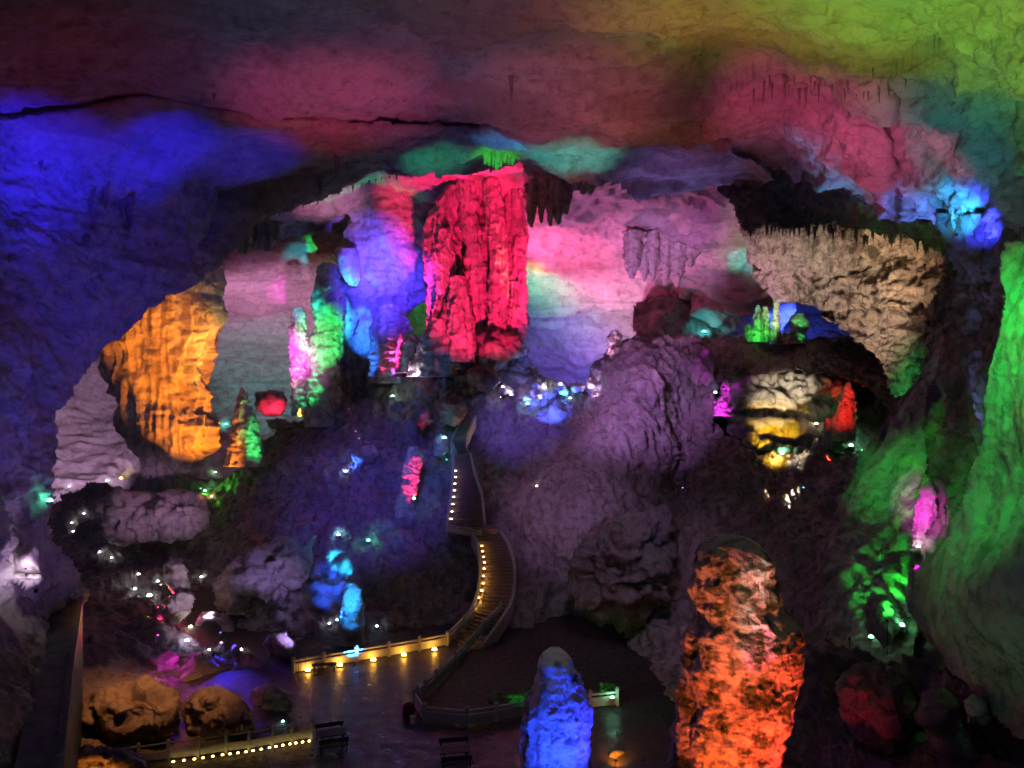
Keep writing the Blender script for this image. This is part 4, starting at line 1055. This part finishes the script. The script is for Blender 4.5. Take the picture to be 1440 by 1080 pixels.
# --- pillars and columns
flood('amber floodlight at the foot of the orange pillar', ('s', 345, 770), (245, 520, 83), (1, .25, .008), .55, 44)
flood('orange floodlight raking the upper part of the orange pillar', ('s', 440, 600), (250, 450, 83), (1, .27, .02), .6, 24)
flood('crimson floodlight at the foot of the crimson pillar', ('f', 3.0, 46.5), (668, 365, 80), (1, .01, .12), .36, 21, .5)
flood('second crimson floodlight left of the crimson pillar', ('s', 490, 590), (650, 350, 80), (1, .015, .16), 1.2, 30)
flood('pink floodlight at the left foot of the crimson pillar', ('s', 500, 610), (622, 485, 79.5), (1, .40, .65), 1.0, 18)
flood('yellow floodlight raking the crimson pillar', ('s', 770, 566), (706, 370, 79.5), (1, .5, .03), .5, 9)
flood('emerald floodlight at the foot of the emerald stalagmite', ('s', 430, 928), (455, 470, 85), (.02, 1, .16), .75, 9, .6)
flood('azure floodlight right of the emerald stalagmite', ('s', 470, 922), (512, 470, 87), (.02, .16, 1), .7, 7, .5)
flood('blue floodlight under the blue flowstone', (560, -34, 24), (540, 410, 87), (.05, .03, 1), .6, 12, 1.0)
flood('cyan floodlight aimed at the smooth lobe', ('s', 520, 580), (492, 380, 85), (.02, .65, 1), .7, 9)
flood('green floodlight left of the crimson pillar', (600, 455, 99), (588, 420, 106), (.05, 1, .1), .5, 100)
flood('violet floodlight raking the ribbed stalagmite', ('s', 570, 590), (555, 480, 84), (.65, .12, 1), .6, 20)
flood('pink floodlight at the slim pink stalagmite', ('s', 380, 660), (420, 500, 85), (1, .18, .45), .55, 12)
flood('green floodlight at the pointed stalagmite', ('s', 390, 700), (345, 600, 82), (.05, 1, .2), .9, 30)
flood('red floodlight at the rock by the pink stalagmite', (384, 606, 90.5), (383, 565, 94), (1, .03, .1), .5, 90)
flood('white-blue floodlight under the red-lit rock', (394, 618, 88.5), (392, 595, 90), (.3, .4, 1), .8, 80)
# --- mound
flood('added unseen violet fill light aimed down at the mound', (420, -34, 24), (520, 680, 72), (.12, .07, 1), .07, 24)  # added fill above the frame, for the blue-violet ambient on the mound
flood('added unseen indigo fill light aimed down at the cliff', (720, -34, 24), (735, 590, 76), (.20, .10, 1), .12, 12)  # added fill out of view, lifts the dark middle of the mound
flood('added unseen lavender light for the bounce on the purple cliff', (160, -34, 24), (885, 560, 71), (.64, .28, 1), .24, 16)  # added lamp out of view, stands in for coloured bounce light
flood('added unseen mauve light for the bounce on the lower cliff', (360, -34, 24), (790, 690, 66), (.60, .30, .85), .075, 19)  # added lamp out of view, imitates the mauve bounce lower down
flood('added unseen dusky violet fill light aimed at the lower right of the mound', (900, -34, 24), (900, 800, 56), (.5, .33, .7), .038, 30)  # added fill out of view, keeps the hanging boulder from going black
flood('mauve floodlight aimed at the bluff under the orange pillar', ('s', 300, 890), (220, 730, 80), (.8, .4, .85), .10, 26)
flood('violet floodlight aimed at the striated slab', ('s', 420, 940), (370, 815, 66), (.45, .32, 1), .08, 30)
flood('amber floodlight at the boulder heap by the stair top', ('s', 690, 690), (650, 565, 76), (1, .45, .15), .09, 40)
# --- right
flood('warm white floodlight on the slope aimed at the tan wall', ('s', 1075, 705), (1225, 430, 71), (1, .74, .54), .42, 34)
flood('peach floodlight aimed at the top of the tan wall', ('s', 1110, 715), (1265, 370, 67), (1, .62, .38), .34, 22)
flood('pale floodlight aimed at the near end of the tan wall', ('s', 1040, 690), (1110, 375, 79), (.95, .74, .68), .36, 34)
flood('cream floodlight at the cream rock slab', ('s', 1110, 730), (1105, 556, 78.5), (1, .86, .62), .6, 22)
flood('golden floodlight under the golden flowstone lip', ('s', 1090, 690), (1090, 606, 75.5), (1, .60, .01), .6, 24)
flood('red floodlight at the red cone in the recess', ('s', 1165, 652), (1188, 575, 73), (1, .02, .01), .4, 24)
flood('green floodlight in the recess right of the red cone', ('s', 1212, 636), (1240, 590, 72), (.02, 1, .15), .5, 90)
flood('green floodlight at the right end of the dark ledge', ('s', 1205, 655), (1285, 545, 66), (.05, 1, .2), .25, 34)
flood('magenta floodlight at the magenta knob', ('s', 1008, 640), (1017, 560, 73), (.9, .03, 1), .6, 44)
flood('green floodlight on the upper terrace', ('s', 1070, 505), (1070, 455, 83), (.03, 1, .08), .6, 60)
flood('white floodlight at the slim white column', ('s', 1098, 515), (1091, 445, 83), (1, .9, .75), .5, 18)
flood('cyan floodlight on the upper terrace', ('s', 1045, 500), (1052, 402, 85), (.02, .8, .9), .5, 26)
flood('blue floodlight on the upper terrace', (1110, 474, 88), (1120, 440, 94), (.04, .08, 1), .5, 120)
flood('green floodlight at the bushy stone knob', ('s', 1135, 500), (1124, 452, 84), (.05, 1, .2), .5, 20)
flood('green floodlight at the crown of the green slope', ('s', 1195, 905), (1255, 680, 48), (.03, 1, .08), .10, 44)
flood('bright green floodlight low on the green slope', ('s', 1240, 780), (1282, 660, 47), (.12, 1, .02), .25, 40)
flood('green floodlight aimed at the big stone curtain', (1250, -34, 18), (1430, 470, 27), (.02, 1, .10), .75, 32)
flood('second green floodlight aimed at the big stone curtain', (1330, -34, 17), (1440, 620, 24), (.02, 1, .12), .4, 26)
flood('pale green floodlight aimed at the foot of the stone curtain', ('f', 3, 16), (1370, 850, 25), (.3, .9, .45), .028, 34)
flood('magenta floodlight at the magenta stalagmite', ('s', 1284, 806), (1301, 725, 42), (1, .02, .85), .55, 13)
flood('green floodlight at the bright green rock', ('s', 1248, 880), (1266, 820, 40), (.03, 1, .05), .8, 60)
flood('slate blue floodlight aimed at the dark right-hand wall', ('s', 1330, 720), (1370, 440, 41), (.2, .25, .8), .08, 40)
# --- foreground stalagmites
flood('orange-red floodlight at the foot of the orange mossy stalagmite', ('f', 6.8, 21.5), (1030, 980, 29), (1, .13, .02), .42, 44)
flood('red floodlight right of the orange mossy stalagmite', ('f', 10.8, 25), (1080, 920, 29), (1, .05, .03), .35, 50)
flood('salmon floodlight aimed at the head of the orange mossy stalagmite', ('f', 7, 17), (1030, 830, 29), (1, .25, .10), .26, 22)
flood('blue floodlight at the foot of the blue mossy stalagmite', ('f', 2.3, 31), (785, 1030, 35), (.02, .06, 1), .7, 60)
flood('second blue floodlight right of the blue mossy stalagmite', ('f', 5.2, 33.5), (815, 990, 35.5), (.03, .03, 1), .7, 60)
flood('grey-white floodlight aimed at the mossy caps', (720, -34, 24), (790, 930, 36), (.7, .8, .8), .03, 8)
flood('red floodlight behind the orange mossy stalagmite', ('f', 11.8, 25), (1130, 1040, 31), (1, .03, .06), .10, 60)
flood('orange floodlight behind the blue mossy stalagmite', ('s', 866, 1076), (868, 1062, 40), (1, .3, .02), .6, 90)
# --- lower left
flood('orange floodlight low at the bottom edge', ('f', -18.2, 34), (150, 1060, 36), (1, .3, .03), .3, 80)
flood('magenta floodlight on the bank below the statue-like stack', ('s', 222, 898), (248, 916, 52), (1, .03, .75), .4, 80)
flood('blue floodlight on the bank right of the magenta one', ('s', 310, 905), (340, 935, 51), (.03, .03, 1), .25, 60)
flood('crimson floodlight at the statue-like stack', ('s', 222, 858), (240, 856, 60), (1, .02, .2), .6, 50)
flood('violet-white floodlight at the statue-like stack', ('s', 285, 925), (248, 830, 60), (.85, .6, .9), .2, 50)
flood('amber floodlight inside the statue-like stack', ('s', 226, 826), (242, 812, 60.5), (1, .5, .1), .6, 40)
flood('white floodlight under the draped flowstone on the left wall', (36, 800, 31.8), (36, 814, 32.8), (1, .95, 1), .55, 120, 1.0, .1, .2)
flood('lavender floodlight at the draped flowstone on the left wall', (50, 830, 30.5), (25, 785, 33), (.75, .5, 1), .35, 70)
# --- stalagmites on the mound
flood('cyan floodlight at the taller cyan stalagmite', ('s', 540, 905), (474, 785, 68), (.02, .5, 1), 1.3, 8, .6)
flood('blue floodlight at the foot of the cyan stalagmite', ('s', 440, 925), (466, 815, 68.5), (.02, .10, 1), .5, 12)
flood('azure floodlight at the blunt azure stalagmite', ('f', -10.5, 51.5), (497, 850, 55.5), (.02, .3, 1), 1.4, 60)
flood('crimson floodlight at the red stalagmite on the mound', ('s', 590, 760), (577, 665, 70.5), (1, .015, .12), 1.0, 40)
flood('teal floodlight by the upper stairs', ('s', 628, 650), (620, 626, 73), (.02, .9, .75), .6, 80)
flood('blue floodlight at the blue-lit rock on the mound', ('s', 482, 664), (514, 640, 77), (.03, .12, 1), .8, 90)
flood('white-blue floodlight at the bright crest row', ('s', 760, 566), (752, 550, 78.5), (.7, .6, 1), .9, 110)
flood('cyan floodlight at the bright crest row', ('s', 792, 564), (796, 546, 78.5), (.05, .5, 1), 1.0, 110)
flood('lilac floodlight at the end of the bright crest row', ('s', 838, 562), (832, 536, 78.5), (.85, .6, 1), .8, 90)
flood('peach floodlight at the start of the bright crest row', ('s', 704, 562), (712, 548, 78.5), (1, .7, .6), .8, 60)
flood('rose floodlight at the stump on the purple cliff', ('s', 852, 512), (862, 482, 79), (1, .4, .75), .6, 60)
flood('green floodlight in the garden', ('f', 0.4, 45.6), (725, 975, 48), (.05, 1, .15), .12, 110)
flood('second green floodlight in the garden', ('f', 5.6, 46.5), (858, 952, 51), (.05, 1, .15), .10, 60)
flood('green floodlight on the bank by the orange pillar', ('s', 282, 690), (292, 680, 86), (.1, 1, .05), .4, 120)
flood('warm floodlight on the plaza side washing the orange pillar', ('s', 300, 925), (222, 470, 83), (1, .25, .008), .22, 18, .7)
flood('white floodlight picking out the ribs of the crimson pillar foot', ('s', 505, 620), (640, 440, 80), (1, .6, .75), .4, 9)
flood('emerald floodlight raking the tall emerald stalagmite', ('s', 395, 665), (455, 470, 84.5), (.02, 1, .25), .5, 26)
flood('third crimson floodlight right of the crimson pillar', ('s', 848, 520), (700, 360, 80), (1, .01, .10), .6, 40)
flood('blue floodlight washing the saddle of the bright crest row', ('s', 770, 600), (780, 548, 78.5), (.06, .10, 1), .6, 90)
flood('dim orange floodlight fixed to the vault over the rocky bank', (300, -34, 24), (225, 990, 44), (1, .36, .10), .24, 19)
flood('third blue floodlight on the floor below the left wall', ('f', -4, 21), (60, 215, 41), (.02, .012, 1), .26, 12)
flood('mauve floodlight on the near floor aimed at the left part of the back vault', ('f', -3, 20), (385, 400, 116), (.85, .32, .75), .12, 10)
flood('soft green floodlight fixed to the vault over the green slope', (1000, -34, 24), (1258, 660, 48), (.05, 1, .12), .15, 13)
# --- small lamps one can see
AM = 'amber lamps along the plaza and stairs'
for k, (x, y) in enumerate([(433, 943), (478, 936), (525, 928.5), (568, 921.5), (611, 914)]):
    spot_lamp('amber lamp at the foot of the far balustrade, %s from its left end' % NTH[k], G(x, y + 1.5), (1, .44, .05), 14, .17, AM, 40, 'ground_lamp')
a, L_, R_ = SLOW
for i in range(1, 30, 2):
    spot_lamp('amber lamp on the lower stairs, %s from the plaza' % NTH[i // 2], np.array([*(L_[i] * .93 + R_[i] * .07), a[i + 1, 2]]), (1, .50, .10), 14 if i < 20 else 6, .09, AM, 14, 'step_lamp', off=(.2, -.1, .15))
a, L_, R_ = SUP
for i in range(2, 26, 3):
    spot_lamp('pale lamp on the upper stairs, %s above the landing' % NTH[(i - 2) // 3], np.array([*(L_[i] * .93 + R_[i] * .07), a[i + 1, 2]]), (1, .78, .5), 2.5, .09, AM, 12, 'step_lamp', off=(.2, -.1, .15))
n = 0
for q, b in zip(nb[4:-1], nb[5:]):
    for t in (.2, .55, .9):
        n += 1
        spot_lamp('amber lamp at the foot of the blue-grey railing, %s from the left' % NTH[n - 1], q + (b - q) * t + np.array([.05, -.25, 0]), (1, .6, .13), .4, .07, 'amber lamps under the near railing', 12, 'foot_lamp')
for x, y, col, w, r, lab in [
    (990, 467, (.1, .95, 1), 260, .22, 'bright cyan lamp alone at the left end of the upper terrace'),
    (583, 529, (.9, .8, 1), 160, .22, 'bright white lamp at the left foot of the crimson pillar'),
    (552, 557, (.55, 1, .6), 60, .14, 'small green-white lamp left of the white lamp under the pillar'),
    (318, 597, (.1, 1, .8), 160, .2, 'turquoise lamp right of the orange pillar'),
    (170, 673, (1, .7, .15), 120, .22, 'yellow lamp at the left foot of the orange pillar'),
    (150, 676, (.8, .9, 1), 40, .14, 'white lamp left of the yellow lamp'),
    (288, 690, (.3, 1, .4), 60, .14, 'green lamp right of the foot of the orange pillar'),
    (303, 664, (.4, 1, .6), 40, .12, 'small green lamp above the other green ones by the orange pillar'),
    (298, 698, (1, .75, .2), 40, .13, 'small amber lamp below the green lamp by the orange pillar'),
    (486, 663, (.5, .6, 1), 60, .16, 'blue-white lamp on the dark left side of the mound'),
    (476, 752, (.3, .9, 1), 60, .14, 'cyan lamp behind the head of the cyan stalagmite'),
    (518, 760, (.1, 1, .5), 60, .14, 'green lamp right of the cyan stalagmite'),
    (582, 701, (.2, 1, .5), 50, .14, 'green lamp at the foot of the red stalagmite'),
    (625, 616, (.3, 1, .9), 80, .16, 'teal-white lamp beside the top of the upper stairs'),
    (707, 544, (1, .8, .7), 60, .13, 'peach lamp at the start of the bright crest row'),
    (719, 555, (1, .95, 1), 100, .16, 'white lamp at the start of the bright crest row'),
    (766, 546, (.9, .85, 1), 120, .18, 'white lamp in the bright crest row'),
    (788, 541, (.6, .8, 1), 160, .2, 'blue-white lamp in the bright crest row, brightest'),
    (742, 568, (.3, .9, 1), 80, .15, 'cyan lamp below the bright crest row'),
    (802, 560, (.3, .6, 1), 60, .14, 'blue lamp at the right end of the bright crest row'),
    (1006, 552, (.55, .6, 1), 60, .15, 'lilac lamp left of the cream rock slab'),
    (1148, 596, (1, .8, .55), 60, .16, 'peach lamp between the golden lip and the red cone'),
    (1197, 627, (.3, 1, .6), 160, .2, 'bright green lamp right of the recess'),
    (1100, 638, (.3, 1, .5), 80, .16, 'green lamp under the golden flowstone lip'),
    (1225, 895, (.3, 1, .5), 12, .12, 'small green-white lamp low on the green slope, left of two'),
    (1268, 879, (.2, 1, .4), 20, .14, 'small green lamp below the bright green rock, right of two'),
    (1291, 768, (1, .6, .9), 40, .10, 'pink-white lamp at the foot of the magenta stalagmite'),
    (861, 980, (.3, 1, .6), 40, .10, 'green lamp at the right end of the near-side balustrade'),
    (210, 838, (.9, .95, 1), 120, .2, 'bright white lamp left of the statue-like stack'),
    (190, 828, (.8, .9, 1), 50, .13, 'white lamp left of the bright white lamp'),
    (222, 817, (.8, .9, 1), 30, .11, 'small white lamp above the bright white lamp'),
    (195, 807, (.9, .95, 1), 20, .11, 'small white lamp high left of the statue-like stack'),
    (283, 811, (1, .95, .9), 20, .11, 'lone small white lamp right of the statue-like stack'),
    (268, 881, (1, .95, .7), 40, .13, 'cream lamp below the statue-like stack'),
    (263, 901, (.5, .6, 1), 60, .16, 'blue-white lamp on the bank below the cream lamp'),
    (311, 903, (1, .1, .15), 14, .09, 'tiny red lamp under the bent rock arch'),
    (294, 913, (.9, .9, 1), 14, .09, 'tiny white lamp left of the tiny red lamp'),
    (339, 913, (1, .97, .85), 24, .11, 'small cream lamp right of the tiny red lamp'),
    (463, 876, (.6, .7, 1), 10, .08, 'tiny blue lamp left of the blunt azure stalagmite'),
    (474, 871, (.6, .7, 1), 10, .08, 'second tiny blue lamp left of the blunt azure stalagmite'),
    (530, 880, (.5, .7, 1), 16, .10, 'small blue-white lamp right of the blunt azure stalagmite'),
    (140, 776, (.95, .9, 1), 16, .11, 'small white lamp under the purple bluff, upper of two'),
    (157, 784, (.95, .9, 1), 16, .11, 'small white lamp under the purple bluff, lower of two'),
    (101, 735, (.95, .9, 1), 10, .11, 'tiny white lamp on the dark left flank of the mound, upper'),
    (103, 747, (.95, .9, 1), 10, .11, 'tiny white lamp on the dark left flank of the mound, lower'),
    (70, 704, (.1, 1, .6), 30, .14, 'green lamp at the far left beside the left wall edge'),
    (97, 684, (.9, .85, 1), 12, .12, 'tiny lilac lamp on the far left ridge'),
    (118, 722, (.9, .85, 1), 12, .12, 'tiny pale lamp between the left ridge and the bluff'),
    (398, 1013, (.3, 1, .8), 6, .07, 'tiny teal lamp on the dark rock at the plaza edge'),
    (755, 683, (1, .85, .8), 6, .09, 'tiny pale lamp on the mauve cliff right of the stairs')]:
    spot_lamp(lab, ('s', x, y, .25, -.1), col, w, r, 'small lamps on the rocks', 16)
